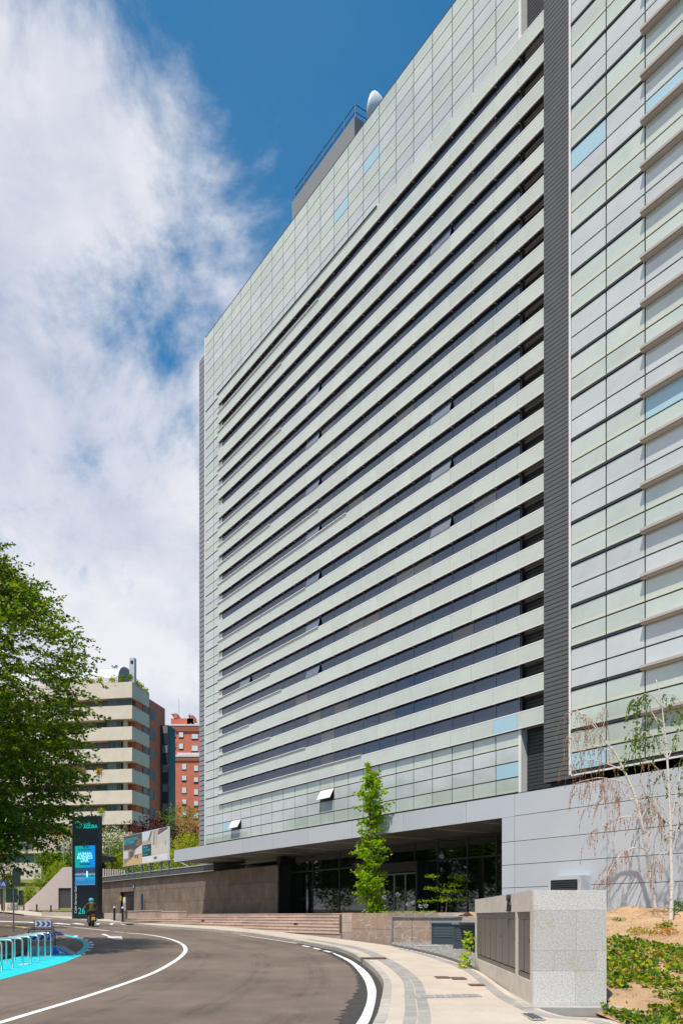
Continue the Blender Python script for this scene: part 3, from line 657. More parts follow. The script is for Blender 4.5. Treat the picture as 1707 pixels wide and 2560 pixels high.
for (x0, x1, hh, lab) in ((310, 340, .40, 'short brown stone block at the end of the steps beside the bollards'), (346, 387, .42, 'brown stone block on the steps, second from the bollards'), (404, 446, .34, 'low pale stone block on the steps farthest from the bollards')):
    mb = MB(); a = S(x0, 22.3); b = S(x1, 22.3); fbox(mb, a, b, 22.3, 22.9, -.4, hh - .08); fbox(mb, a + .02, b - .02, 22.27, 22.9, hh - .08, hh); o = obj('stone_block', mb, M_['stone_step'], M=FM); tag(o, lab, 'stone block', 'stone blocks on the steps')
for (x, y) in ((507, 2303), (739, 2311)):
    p = S(x, 20.9); mb = MB(); h = Hh(x, y, 20.9); fbox(mb, p + .13, p - .13, 20.87, 20.95, h - .06, h + .06); mb.box(-p - .11, -p + .11, 20.86, 20.88, h - .045, h + .045, 1)
    o = obj('step_light', mb, [M_['stone_dark'], M_['black']], M=FM); tag(o, 'small dark recessed light low in the brown steps, ' + ('toward the bollards' if x < 600 else 'toward the narrow tree'), 'light', 'lights in the steps')
# vein-stone planter: cheek pillar, front wall, back wall
pA, pB = Vector((.02, 37.25, 0)), Vector((2.0, 33.8, 0)); zt = EYE + .13
plw = empty('planter_wall', (1.0, 35.5, g(35.5))); tag(plw, 'brown veined stone planter wall beneath the tall narrow tree', 'wall')
def wallseg(a, b, z0, z1, th, name, m, parent, nseg, rows):
    d = (b - a); L_ = d.length; d.normalize(); n = Vector((-d.y, d.x, 0)); 
    for i in range(nseg):
        for r in range(rows):
            p = a + d * (L_ * i / nseg + .006); q = a + d * (L_ * (i + 1) / nseg - .006); za = z0 + (z1 - z0) * r / rows + .005; zb = z0 + (z1 - z0) * (r + 1) / rows - .005
            mb = MB(); vs = [(c.x, c.y, z) for z in (za, zb) for c in (p, q, q + n * th, p + n * th)]
            mb.add(vs, [(3, 2, 1, 0), (4, 5, 6, 7), (0, 1, 5, 4), (1, 2, 6, 5), (2, 3, 7, 6), (3, 0, 4, 7)]); obj(name, mb, m, parent)
wallseg(pA, pA.lerp(pB, .22), g(37) - .1, zt + .01, .6, 'corner_slab', M_['stone_step'], plw, 2, 3)
wallseg(pA.lerp(pB, .22), pB, g(35) - .1, zt, .5, 'veined_slab', M_['vein'], plw, 3, 2)
wallseg(Vector((1.95, 35.0, 0)), Vector((5.7, 35.0, 0)), EYE - 1.2, EYE + .15, .3, 'veined_slab', M_['vein'], plw, 5, 2)
mb = MB(); mb.prism([(-.1, 37.5), (2.0, 34.2), (2.3, 35.1), (5.6, 35.1), (5.0, 37.2), (2.2, 41.0)], EYE - .9, EYE + .06); obj('planting_soil', mb, M_['mulch'], plw)
rw = empty('retaining_wall', (3.6, 33.8, g(33.8))); tag(rw, 'brown veined retaining wall with metal edging behind the grey gravel', 'wall')
wallseg(Vector((2.04, 33.82, 0)), Vector((5.3, 33.82, 0)), g(33.8) - .2, EYE - .06, .25, 'veined_slab', M_['vein'], rw, 4, 3)
mb = MB(); mb.box(1.98, 2.05, 33.74, 33.9, g(33.8) - .05, EYE - .03); mb.box(2.05, 4.85, 33.76, 34.1, EYE - .055, EYE - .02); mb.add([(4.85, 33.76, EYE - .055), (5.5, 33.76, EYE + .12), (5.5, 34.1, EYE + .12), (4.85, 34.1, EYE - .055), (4.85, 33.76, EYE - .02), (5.5, 33.76, EYE + .155), (5.5, 34.1, EYE + .155), (4.85, 34.1, EYE - .02)], [(3, 2, 1, 0), (4, 5, 6, 7), (0, 1, 5, 4), (1, 2, 6, 5), (2, 3, 7, 6), (3, 0, 4, 7)])
obj('metal_edging', mb, mat('edging_steel', (.42, .42, .42), .35, metal=.6), rw)
# gravel bed
gc = [G(p[0], p[1], .12) for p in ((980, 2366.5), (1042, 2379), (1102, 2394), (1152, 2411), (1190, 2427))]
bedpoly = [(p.x, p.y) for p in smooth_curve(gc, 6)] + [(3.6, 22.6), (4.6, 22.6), (5.35, 33.8), (2.05, 33.8)]
mb = MB(); bz = lambda x, y: g(y) + .10
mb.add([(x, y, bz(x, y)) for x, y in bedpoly], [tuple(range(len(bedpoly)))]); tag(obj('gravel_base', mb, M_['gravel']), kind='structure')
def inside(px, x, y):
    c = False; j = len(px) - 1
    for i in range(len(px)):
        if (px[i][1] > y) != (px[j][1] > y) and x < (px[j][0] - px[i][0]) * (y - px[i][1]) / (px[j][1] - px[i][1]) + px[i][0]: c = not c
        j = i
    return c
mb = MB(); n = 0
while n < 6500:
    x, y = rng.uniform(1.9, 5.4), rng.uniform(22.6, 33.8)
    if not inside(bedpoly, x, y): continue
    r_ = rng.uniform(.018, .04); z = bz(x, y) + r_ * .3; a = rng.uniform(0, 6.28); ca, sa_ = math.cos(a), math.sin(a); fl = rng.uniform(.5, .9)
    vs = [(x + r_ * (ca * u - sa_ * v), y + r_ * (sa_ * u + ca * v), z + w * r_ * fl) for (u, v, w) in ((1.1, 0, 0), (0, .8, .1), (-1, .1, 0), (.1, -.9, -.1), (.1, 0, .8), (0, 0, -.8))]
    mb.add(vs, [(0, 1, 4), (1, 2, 4), (2, 3, 4), (3, 0, 4)], int(rng.random() < .35)); n += 1
tag(obj('gravel', mb, [M_['gravel'], M_['gravel_b']]), 'grey gravel bed in front of the brown retaining wall', 'gravel', kind='stuff')
ed = smooth_curve(gc, 6)
mb = MB()
for p, q in zip(ed[:-1], ed[1:]): mb.box(min(p.x, q.x), max(p.x, q.x) + .01, min(p.y, q.y), max(p.y, q.y) + .02, g(p.y) + .05, g(p.y) + .19)
tag(obj('gravel_edging', mb, mat('edging_dark', (.16, .155, .15), .7)), 'thin grey edging strip between pavement and gravel bed', 'edging')
# two louvred vent boxes on the gravel
M_['slat'] = mat('vent_slat', (.11, .135, .155), .4)
def vent_box(name, c, rz, w, d, h, lab):
    t = empty(name, (c.x, c.y, g(c.y) + .1), rz); M0 = WM[t]; tag(t, lab, 'vent', 'vent boxes on the gravel')
    mb = MB(); mb.box(-w / 2, w / 2, -d / 2, d / 2, 0, h * .3); obj('base', mb, M_['grey_blue'], t, M0)
    mb = MB(); mb.box(-w / 2 + .05, w / 2 - .05, -d / 2 + .05, d / 2 - .05, h * .3, h - .06); obj('core', mb, M_['black'], t, M0)
    mb = MB(); mb.box(-w / 2 - .05, w / 2 + .05, -d / 2 - .05, d / 2 + .05, h - .075, h); obj('lid', mb, mat('vent_lid', (.16, .205, .24), .35), t, M0, bevel=.012)
    for (x, y) in ((-1, -1), (1, -1), (-1, 1), (1, 1)):
        mb = MB(); mb.box(x * (w / 2 - .04) - .04, x * (w / 2 - .04) + .04, y * (d / 2 - .04) - .04, y * (d / 2 - .04) + .04, h * .3, h - .075); obj('post', mb, M_['grey_blue'], t, M0)
    for i in range(9):
        z = h * .33 + i * (h * .6) / 9
        for (x0, x1, y0, y1) in ((-w / 2 + .09, w / 2 - .09, -d / 2 + .01, -d / 2 + .05), (-w / 2 + .01, -w / 2 + .05, -d / 2 + .09, d / 2 - .09)):
            mb = MB(); mb.box(x0, x1, y0, y1, z, z + .035); obj('slat', mb, M_['slat'], t, M0)
vent_box('vent_box', Vector((4.10, 32.9, 0)), R(-12), 1.0, 1.3, .88, 'slate blue louvred vent box beside the brown retaining wall')
vent_box('vent_box', Vector((4.72, 30.6, 0)), R(-12), 1.15, 1.5, .93, 'slate blue louvred vent box standing beside the utility cabinet wall')
mb = MB(); p = G(1068, 2368, .1); mb.box(p.x - .42, p.x + .42, p.y - .12, p.y + .12, p.z + .02, p.z + .06); tag(obj('concrete_slab', mb, M_['concrete']), 'small pale slab lying in the gravel bed', 'slab')
# granite cabinet wall
Yg = 14.0; gx0, gx1 = P(1333, 0, Yg).x, P(1516, 0, Yg).x; ztop = EYE + .435; zb = g(14) + .1
cabw = empty('cabinet_wall', ((gx0 + gx1) / 2, Yg, zb)); tag(cabw, 'granite and concrete wall with grey steel utility cabinets and number 26', 'cabinet wall')
gfar = Vector((P(1187, 0, 22.2).x, 22.2, 0)); nearL = Vector((gx0, Yg, 0)); dirw = (gfar - nearL).normalized(); Lw = (gfar - nearL).length; nrm = Vector((dirw.y, -dirw.x, 0))
CW_ = Matrix.Translation(nearL) @ Matrix(((dirw.x, nrm.x, 0, 0), (dirw.y, nrm.y, 0, 0), (0, 0, 1, 0), (0, 0, 0, 1)))   # x along the wall, y into it
mb = MB(); mb.box(.12, Lw, .12, gx1 - gx0 - .06, zb - .3, ztop - .03, 0, CW_); obj('core', mb, M_['concrete'], cabw)
rows = [(0, .168, [0, 1]), (.168, .505, [0, .585, 1]), (.505, .675, [0, .285, .86, 1]), (.675, 1.0, [0, .57, 1])]; Hw = ztop - zb + .05
for (a, b, xs) in rows:
    for x0, x1 in zip(xs[:-1], xs[1:]):
        mb = MB(); mb.box(gx0 + (gx1 - gx0) * x0 + .0012, gx0 + (gx1 - gx0) * x1 - .0012, Yg, Yg + .11, ztop - b * Hw + .0012, ztop - a * Hw - .0012); obj('granite_slab', mb, M_['granite'], cabw, bevel=.002)
mb = MB(); mb.box(gx1 - .055, gx1 - .002, Yg + .115, Yg + 7.9, zb - .2, ztop - .004); obj('granite_side', mb, M_['granite'], cabw)
d0, d1, dz0, dz1 = .30, 7.95, .42, ztop - zb - .36
mb = MB(); mb.box(.12, Lw, 0, .12, zb + dz1, ztop - .002, 0, CW_); mb.box(.12, Lw, 0, .12, zb - .3, zb + dz0, 0, CW_); mb.box(.12, d0, .0, .12, zb + dz0, zb + dz1, 0, CW_); mb.box(d1, Lw, 0, .12, zb + dz0, zb + dz1, 0, CW_); mb.box(1.62, 1.80, -.002, .12, zb + dz0 + .001, zb + dz1 - .001, 0, CW_)
obj('concrete_frame', mb, M_['concrete'], cabw)
def cab_doors(a, b, n):
    mb = MB(); mb.box(a, b, .06, .10, zb + dz0 + .002, zb + dz1 - .002, 0, CW_); fr = obj('cabinet_frame', mb, M_['black'], cabw)
    mb = MB(); mb.box(a, b, .02, .05, zb + dz1 - .13, zb + dz1 - .004, 0, CW_); mb.box(a, b, .02, .05, zb + dz0 + .004, zb + dz0 + .10, 0, CW_); obj('cabinet_rail', mb, M_['metal_door'], fr)
    for i in range(n):
        x0 = a + (b - a) * i / n + .055; x1 = a + (b - a) * (i + 1) / n - .055; mb = MB(); mb.box(x0, x1, .012, .055, zb + dz0 + .12, zb + dz1 - .14, 0, CW_); dr = obj('cabinet_door', mb, M_['metal_door'], fr, bevel=.004)
        if i % 2 == 0:
            mb = MB(); mb.box(x0 + .05, x0 + .07, .005, .025, zb + dz0 + .65, zb + dz0 + .71, 0, CW_); obj('lock', mb, M_['black'], dr)
cab_doors(.30, 1.61, 2); cab_doors(1.81, 7.95, 7)
def text_mesh(txt, size, ext=.004, offset=0., bold=False, align='LEFT'):
    cu = bpy.data.curves.new('txt', 'FONT'); cu.body = txt; cu.size = size; cu.extrude = ext; cu.offset = offset; cu.align_x = align; cu.resolution_u = 3
    o = bpy.data.objects.new('txt', cu); col.objects.link(o); bpy.context.view_layer.update()
    me = bpy.data.meshes.new_from_object(o.evaluated_get(bpy.context.evaluated_depsgraph_get())); me.name = 'lettering'; bpy.data.objects.remove(o); return me
t26 = text_mesh('26', .46, .012, .008)
q_ = nearL + dirw * 2.72 - nrm * .02; Mt = Matrix(((-dirw.x, 0, -nrm.x, q_.x), (-dirw.y, 0, -nrm.y, q_.y), (0, 1, 0, zb + dz1 + .02), (0, 0, 0, 1)))
obj('house_number', t26, M_['black'], cabw, Mt)
# base kerb of the cabinet wall
mb = MB(); mb.box(.0, Lw + .2, -.22, .0, zb - .3, zb + .035, 0, CW_); mb.box(-.32, -.002, -.22, gx1 - gx0 + .2, zb - .3, zb + .03, 0, CW_); obj('footing', mb, M_['kerb'], cabw)

# ================================================================== VEGETATION
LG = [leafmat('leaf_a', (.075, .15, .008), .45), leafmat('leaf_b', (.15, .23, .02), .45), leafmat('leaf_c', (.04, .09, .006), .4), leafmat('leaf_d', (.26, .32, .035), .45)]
LIQ = [leafmat('liquid_a', (.20, .36, .010), .55), leafmat('liquid_b', (.32, .45, .02), .55), leafmat('liquid_c', (.09, .20, .008), .5)]
BRN = [leafmat('dry_a', (.42, .15, .035), .35), leafmat('dry_b', (.50, .24, .07), .35), leafmat('dry_c', (.22, .08, .025), .25)]
PLUM = [leafmat('plum_a', (.055, .006, .018), .15), leafmat('plum_b', (.03, .005, .012), .15), leafmat('plum_c', (.09, .010, .022), .15)]
YEL = [leafmat('lime_a', (.30, .36, .015), .45), leafmat('lime_b', (.17, .27, .015), .45), leafmat('lime_c', (.42, .40, .02), .45)]
WHT = [leafmat('blossom_a', (.62, .6, .42)), leafmat('blossom_b', (.11, .17, .02)), leafmat('blossom_c', (.07, .12, .015))]
IVY = [leafmat('ivy_a', (.07, .16, .014), .3), leafmat('ivy_b', (.16, .25, .018), .3), leafmat('ivy_c', (.34, .33, .02), .3), leafmat('ivy_d', (.45, .26, .03), .2), leafmat('ivy_e', (.035, .095, .02), .25)]
FLW = [leafmat('flower_orange', (.5, .15, .04)), leafmat('flower_pink', (.6, .25, .28)), leafmat('flower_green', (.09, .16, .02))]
def leaves(mb, C, size, nmat=1, weights=None, dirs=None, flat=.0, aspect=.55):
    C = np.asarray(C, float); n = len(C)
    if n == 0: return
    d = nrg.normal(size=(n, 3)) if dirs is None else np.asarray(dirs, float) + nrg.normal(size=(n, 3)) * .45
    d /= np.linalg.norm(d, axis=1)[:, None] + 1e-9
    nn = nrg.normal(size=(n, 3)); nn[:, 2] += flat; w = np.cross(d, nn); w /= np.linalg.norm(w, axis=1)[:, None] + 1e-9
    sz = (np.asarray(size) if hasattr(size, '__len__') else np.full(n, size)) * nrg.uniform(.7, 1.25, n); L_ = sz[:, None]
    v = np.empty((n, 4, 3)); v[:, 0] = C; v[:, 1] = C + d * L_ * .45 + w * L_ * aspect * .5; v[:, 2] = C + d * L_; v[:, 3] = C + d * L_ * .45 - w * L_ * aspect * .5
    b = len(mb.v); mb.v += [tuple(q) for q in v.reshape(-1, 3)]; mb.f += [(b + 4 * i, b + 4 * i + 1, b + 4 * i + 2, b + 4 * i + 3) for i in range(n)]
    mb.m += [int(k) for k in nrg.choice(nmat, n, p=weights)]
def twig_leaves(mb, p, d, length, n, size, nmat, weights, droop=.5, wood=None):
    """an arching twig with leaves along it"""
    d = Vector(d).normalized(); pts = []
    for i in range(6):
        t = i / 5; pts.append(Vector(p) + d * length * t + Vector((0, 0, -droop * length * t * t)))
    C = []; D = []
    for i in range(n):
        t = rng.uniform(.12, 1.); k = min(int(t * 5), 4); q = pts[k].lerp(pts[k + 1], t * 5 - k); tg = (pts[k + 1] - pts[k]).normalized()
        side_ = tg.cross(Vector((rng.gauss(0, 1), rng.gauss(0, 1), rng.gauss(0, 1)))).normalized(); C.append(q + side_ * .02); D.append(tg * 1.2 + side_ * .8)
    leaves(mb, C, size, nmat, weights, D, .6)
    if wood is not None: wood.tube(pts[::2] + [pts[-1]], [length * .008 + .003, length * .006 + .002, .003, .002], 3, cap=False)
# ---- the big elm-like street tree on the left
def big_tree(name, X, Y, prof, seed, label, ntw, twl=1.15, per=26, lsz=.125):
    rs = random.Random(seed); zb_ = g(Y); t = empty(name, (X, Y, zb_)); tag(t, label, 'tree', 'street trees on the median')
    wd = MB(); top = prof[-1][0]; wd.tube([(X, Y, zb_ - .2), (X + .05, Y, zb_ + 1.5), (X - .05, Y + .1, EYE + prof[0][0] + .8), (X + .1, Y, EYE + top * .55), (X, Y, EYE + top * .85)], [.34, .27, .23, .14, .05], 9)
    cr = MB(); tw = MB(); made = 0
    hs = [p[0] for p in prof]; rsx = [p[1] for p in prof]
    limbs = []
    for i in range(26):
        H = rs.uniform(prof[0][0] + .8, top * .88); a = rs.uniform(0, 6.283); r_ = np.interp(H, hs, rsx) * rs.uniform(.55, .85); s0 = EYE + prof[0][0] + .4 + (H - prof[0][0]) * .55
        e = Vector((X + r_ * math.cos(a), Y + r_ * math.sin(a), EYE + H)); m0 = Vector((X, Y, s0)).lerp(e, .5) + Vector((0, 0, .5)); wd.tube([(X, Y, s0), m0, e], [.1, .065, .02], 5); limbs.append(e)
    while made < ntw:
        H = rs.uniform(hs[0], hs[-1]); R0 = float(np.interp(H, hs, rsx)); f = rs.random()**.42; a = rs.uniform(0, 6.283); q = Vector((X + R0 * f * math.cos(a), Y + R0 * f * math.sin(a), EYE + H))
        if mnoise.noise(q * .55 + Vector((seed, 0, 0))) < -.06 and rs.random() < .92: continue
        out = Vector((math.cos(a), math.sin(a), rs.uniform(-.1, .9))) + Vector((rs.gauss(0, .3), rs.gauss(0, .3), 0)); w = rs.random(); wt = [.36, .30, .2, .14] if H > 7.5 else ([.4, .24, .28, .08] if H > 5 else [.42, .08, .5, 0])  # lower twigs get darker leaf mixes: crown shade put into the leaf colour
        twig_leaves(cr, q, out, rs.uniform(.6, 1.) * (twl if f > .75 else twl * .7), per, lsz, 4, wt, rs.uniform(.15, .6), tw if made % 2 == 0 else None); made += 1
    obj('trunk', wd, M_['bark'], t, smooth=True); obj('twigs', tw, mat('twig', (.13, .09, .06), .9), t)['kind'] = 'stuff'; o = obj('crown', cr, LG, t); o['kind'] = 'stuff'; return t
PROF = [(1.9, 2.4), (2.7, 3.7), (3.7, 4.4), (4.9, 4.6), (7, 4.8), (8.8, 5.1), (10, 4.5), (11, 3.7), (12.2, 2.4), (13.0, 1.0)]
big = big_tree('street_tree', -14.6, 29.0, PROF, 3, 'large leafy street tree overhanging the cycle racks', 5400, twl=1.7, per=32, lsz=.135)
# a neighbour farther up the median (mostly hidden, seen mirrored in the lobby glass)
PROF2 = [(4.6, 2.5), (6, 4.2), (8, 5.0), (10, 4.8), (12, 3.4), (13.4, 1.2)]
big_tree('street_tree', -23.5, 45.5, PROF2, 11, 'leafy street tree behind the cycle racks, farther along the median', 800, lsz=.16)
for (X, Y, rz) in ((-31, 43, .6), (-33, 51, 2.1), (-35.5, 59, 3.9), (-38, 67.5, 5.2)):
    o = copy_tree(big, Matrix.Translation((X, Y, g(Y))) @ Matrix.Rotation(rz, 4, 'Z')); tag(o, 'leafy street tree across the road, seen mirrored in the lobby glass', 'tree', 'street trees across the road')
# ---- bushes
def bush(name, px, py, Y, rx, rz, n, mats, label, size=.16, base=None, weights=None, ry=None, lump=.35, cat='shrub', stem=True, group=None):
    c = P(px, py, Y); ry = ry or rx * .8; base = base if base is not None else c.z - rz - .4
    t = empty(name, (c.x, Y, base)); tag(t, label, cat, group); mb = MB(); C = []; k = 0; sd = rng.uniform(0, 50)
    while len(C) < n and k < n * 12:
        k += 1; v = Vector((rng.gauss(0, 1), rng.gauss(0, 1), rng.gauss(0, 1))).normalized(); R0 = rng.random()**.3
        q = 1 + lump * mnoise.noise(v * 2.2 + Vector((sd, 0, 0))) + lump * .6 * mnoise.noise(v * 5 + Vector((sd, 3, 0)))
        if mnoise.noise(Vector((v.x * rx, v.y * ry, v.z * rz)) * 1.3 + Vector((sd, 9, 0))) < -.25: continue
        C.append((c.x + v.x * rx * R0 * q, Y + v.y * ry * R0 * q, c.z + v.z * rz * R0 * q))
    leaves(mb, C, size, len(mats), weights, None, .4); obj('foliage', mb, mats, t)['kind'] = 'stuff'
    if stem:
        st = MB()
        for i in range(5): st.tube([(c.x + rng.uniform(-.15, .15), Y, base - .3), (c.x + rng.uniform(-.4, .4) * rx, Y + rng.uniform(-.3, .3) * ry, c.z - rz * .2), (c.x + rng.uniform(-.6, .6) * rx, Y + rng.uniform(-.5, .5) * ry, c.z + rz * .4)], [.06, .04, .015], 5)
        obj('stems', st, M_['bark'], t)
    return t
for (X, Y) in ((-27, 38), (-31, 44), (-34, 51), (-38, 58), (-42, 66)): bush('added_hedge', CX + X / Y * F, 2210, Y, 3.4, 1.9, 1500, LG, 'unseen leafy hedge added across the road for its reflection low in the lobby glass', .3, base=g(Y), cat='hedge', group='unseen hedges added across the road')  # unseen hedge row, added so the lobby glass mirrors foliage lower down
# ---- narrow sweet-gum by the steps
def sweetgum():
    X, Y = P(927, 0, 38.6).x, 38.6; z0 = EYE + .0; t = empty('sweetgum_tree', (X, Y, z0)); tag(t, 'tall narrow bright green tree in the planter beside the steps', 'tree')
    H = 7.0; wd = MB(); wd.tube([(X + .06, Y, z0 - .2), (X + .05, Y, z0 + 2), (X, Y, z0 + 4.2), (X - .08, Y, z0 + 6), (X + .06, Y, z0 + H)], [.07, .06, .045, .025, .008], 7)
    rs = random.Random(21); cr = MB(); prof = [(0, .55), (.6, .85), (1.0, .75), (1.6, 1.0), (2.2, .72), (2.8, .9), (3.4, .82), (3.9, .9), (4.4, .62), (4.9, .72), (5.4, .95), (5.8, .85), (6.2, .48), (6.7, .22), (7.1, .12)]
    for i in range(200):
        h = round(rs.uniform(.05, H - .15) / .33) * .33 + rs.gauss(0, .07); h = min(max(h, .05), H - .12); r_ = np.interp(h, [p[0] for p in prof], [p[1] for p in prof]); a = rs.uniform(0, 6.283); L_ = .8 * r_ * rs.uniform(.5, 1.25) * (1 + .25 * math.sin(a * 2 + h * 3)); e = Vector((X + L_ * math.cos(a), Y + L_ * math.sin(a), z0 + h + .05 + rs.uniform(-.05, .16))); s = Vector((X, Y, z0 + max(h - .18 * L_, .05)))
        wd.tube([s, s.lerp(e, .5) + Vector((0, 0, .05)), e], [.014, .009, .003], 4)
        n = int(24 + 20 * L_); C = []; D = []
        for k in range(n):
            u_ = rs.uniform(.25, 1.05); q = s.lerp(e, u_) + Vector((rs.gauss(0, .075), rs.gauss(0, .075), rs.gauss(0, .06))); C.append(q); D.append(((e - s).normalized() * .6 + Vector((rs.gauss(0, .6), rs.gauss(0, .6), -.6))))
        leaves(cr, C, .125, 3, [.42, .34, .24], D, .9, .8)
    obj('trunk', wd, M_['bark'], t, smooth=True); obj('crown', cr, LIQ, t)['kind'] = 'stuff'
sweetgum()
# ---- small tree in the shade of the lobby
def small_tree():
    X, Y = P(1117, 0, 37.0).x, 37.0; z0 = EYE + .05; t = empty('acer_tree', (X, Y, z0)); tag(t, 'small dark green layered tree in front of the lobby glass', 'tree')
    wd = MB(); cr = MB(); wd.tube([(X - .06, Y, z0 - .1), (X, Y, z0 + .6), (X + .05, Y, z0 + 1.1)], [.035, .028, .02], 6)
    for i in range(15):
        h = rng.uniform(.6, 1.75); a = rng.uniform(0, 6.28); L_ = rng.uniform(.4, .95); e = Vector((X + L_ * math.cos(a), Y + L_ * .7 * math.sin(a), z0 + h)); s = Vector((X + .02, Y, z0 + .5 + h * .3)); wd.tube([s, e], [.015, .004], 4)
        C = [e + Vector((rng.gauss(0, .2), rng.gauss(0, .2), rng.gauss(0, .035))) for _ in range(70)]; leaves(cr, C, .09, 3, [.5, .2, .3], None, 1.5)
    obj('trunk', wd, M_['bark'], t); obj('crown', cr, LIQ, t)['kind'] = 'stuff'
small_tree()
# ---- agapanthus clumps
def aga(px, Y, tall, label, nflower):
    X = P(px, 0, Y).x; z0 = EYE + .05; t = empty('agapanthus_plant', (X, Y, z0)); tag(t, label, 'plant', 'lily plants in the planter')
    mb = MB()
    for i in range(46):
        a = rng.uniform(0, 6.28); L_ = rng.uniform(.3, .55); pts = [Vector((X + L_ * u_ * math.cos(a) * .8, Y + L_ * u_ * math.sin(a) * .8, z0 + L_ * (1.0 * u_ - .75 * u_ * u_))) for u_ in (0, .35, .7, 1)]; w = Vector((-math.sin(a), math.cos(a), 0)) * .016
        vs = []; [vs.extend([p - w * k, p + w * k]) for p, k in zip(pts, (1, 1, .8, .1))]; mb.add(vs, [(0, 1, 3, 2), (2, 3, 5, 4), (4, 5, 7, 6)], rng.choice((0, 1)))
    obj('leaves', mb, [LIQ[1], LIQ[0]], t)['kind'] = 'stuff'
    for k in range(nflower):
        fx, fz = X + rng.uniform(-.25, .25), z0 + tall + rng.uniform(-.15, .15); st = MB(); st.tube([(X, Y, z0), (fx, Y - .05, fz)], .008, 5); so = obj('stalk', st, LIQ[0], t)
        fl = MB(); C = []; D = []
        for q in range(46):
            v = Vector((rng.gauss(0, 1), rng.gauss(0, 1), rng.gauss(0, 1))).normalized(); C.append(Vector((fx, Y - .05, fz)) + v * .045); D.append(v * 2)
        leaves(fl, C, .075, 2, [.6, .4], D, 0, .35); obj('flower_head', fl, FLOWER, so)
FLOWER = [leafmat('petal_lilac', (.35, .36, .72)), leafmat('petal_white', (.72, .72, .8))]
for (px, Y, tall, nf, lab) in ((962, 37.2, .72, 1, 'lily plant with one tall lilac flower head nearest the narrow tree'), (992, 37.0, .74, 1, 'lily plant with a single pale flower head in the planter'), (1022, 36.9, .44, 2, 'lily plant with low lilac flowers in the planter'), (1050, 36.6, .48, 2, 'lily plant with two low flower heads beside the shaded tree'), (1075, 36.5, .35, 0, 'flowerless lily clump beside the shaded tree')):
    aga(px, Y, tall, lab, nf)
# ---- birches in front of the plinth
BW = None
def birch_fn(nt, N, L, p):
    tc = N.new('ShaderNodeTexCoord'); mp = N.new('ShaderNodeMapping'); mp.inputs['Scale'].default_value = (1.2, 1.2, 7); L.new(tc.outputs['Object'], mp.inputs[0])
    a = rampf(N, L, nz(N, L, mp.outputs[0], 2.2, 6, .6), .33, (.10, .07, .05), .44, (.72, .64, .56)); L.new(a, p.inputs['Base Color']); p.inputs['Roughness'].default_value = .75
BW = surf('birch_bark', birch_fn); TW = mat('birch_twig', (.30, .19, .14), .8)
def birch(name, px, Y, rad, label, branches, hang, seed):
    pts = smooth_curve([P(x, y, Y + .0) for x, y in px], 4); rs = random.Random(seed); b0 = pts[0]; t = empty(name, b0); tag(t, label, 'tree', 'birch trees on the slope')
    n = len(pts); wd = MB(); wd.tube(pts, [rad * (1 - .86 * (i / (n - 1))**.9) + .004 for i in range(n)], 9); obj('trunk', wd, BW, t, smooth=True)
    br_ = MB(); tw = MB(); lv = MB()
    for (bp, r0, gfrac, yoff) in branches:
        bp3 = smooth_curve([P(x, y, Y + yoff * k / (len(bp) - 1)) for k, (x, y) in enumerate(bp)], 4); m = len(bp3)
        br_.tube(bp3, [r0 * (1 - .85 * i / (m - 1)) + .003 for i in range(m)], 6)
        for i in range(int(hang * m / 10.5)):
            k = rs.randint(max(1, m // 4), m - 1); q = bp3[k]; L_ = rs.uniform(.15, .6) + .45 * rs.random()**4; dx = rs.uniform(-.75, .45) * L_; dy = rs.gauss(0, .25); tp = [q, q + Vector((dx * .5, dy * .5, -L_ * .08)), q + Vector((dx * .85, dy * .8, -L_ * .45)), q + Vector((dx, dy, -L_))]
            tp = smooth_curve(tp, 3); tw.tube(tp, [.0035] * len(tp), 3, cap=False)
            nl = int(L_ * 22); C = []; D = []
            for z in range(nl):
                u_ = rs.uniform(.3, 1); kk = min(int(u_ * (len(tp) - 1)), len(tp) - 2); C.append(tp[kk].lerp(tp[kk + 1], rs.random())); D.append(Vector((rs.gauss(0, .35), rs.gauss(0, .35), -1)))
            green = rs.random() < gfrac
            if green: leaves(lv, C, .075, 5, [0, 0, 0, .55, .45], D, 0, .75)
            else: leaves(lv, C, .052, 5, [.45, .33, .22, 0, 0], D, 0, .5)
    obj('branches', br_, BW, t, smooth=True); obj('twigs', tw, TW, t)['kind'] = 'stuff'; obj('leaves', lv, BRN + [IVY[0], LIQ[2]], t)['kind'] = 'stuff'
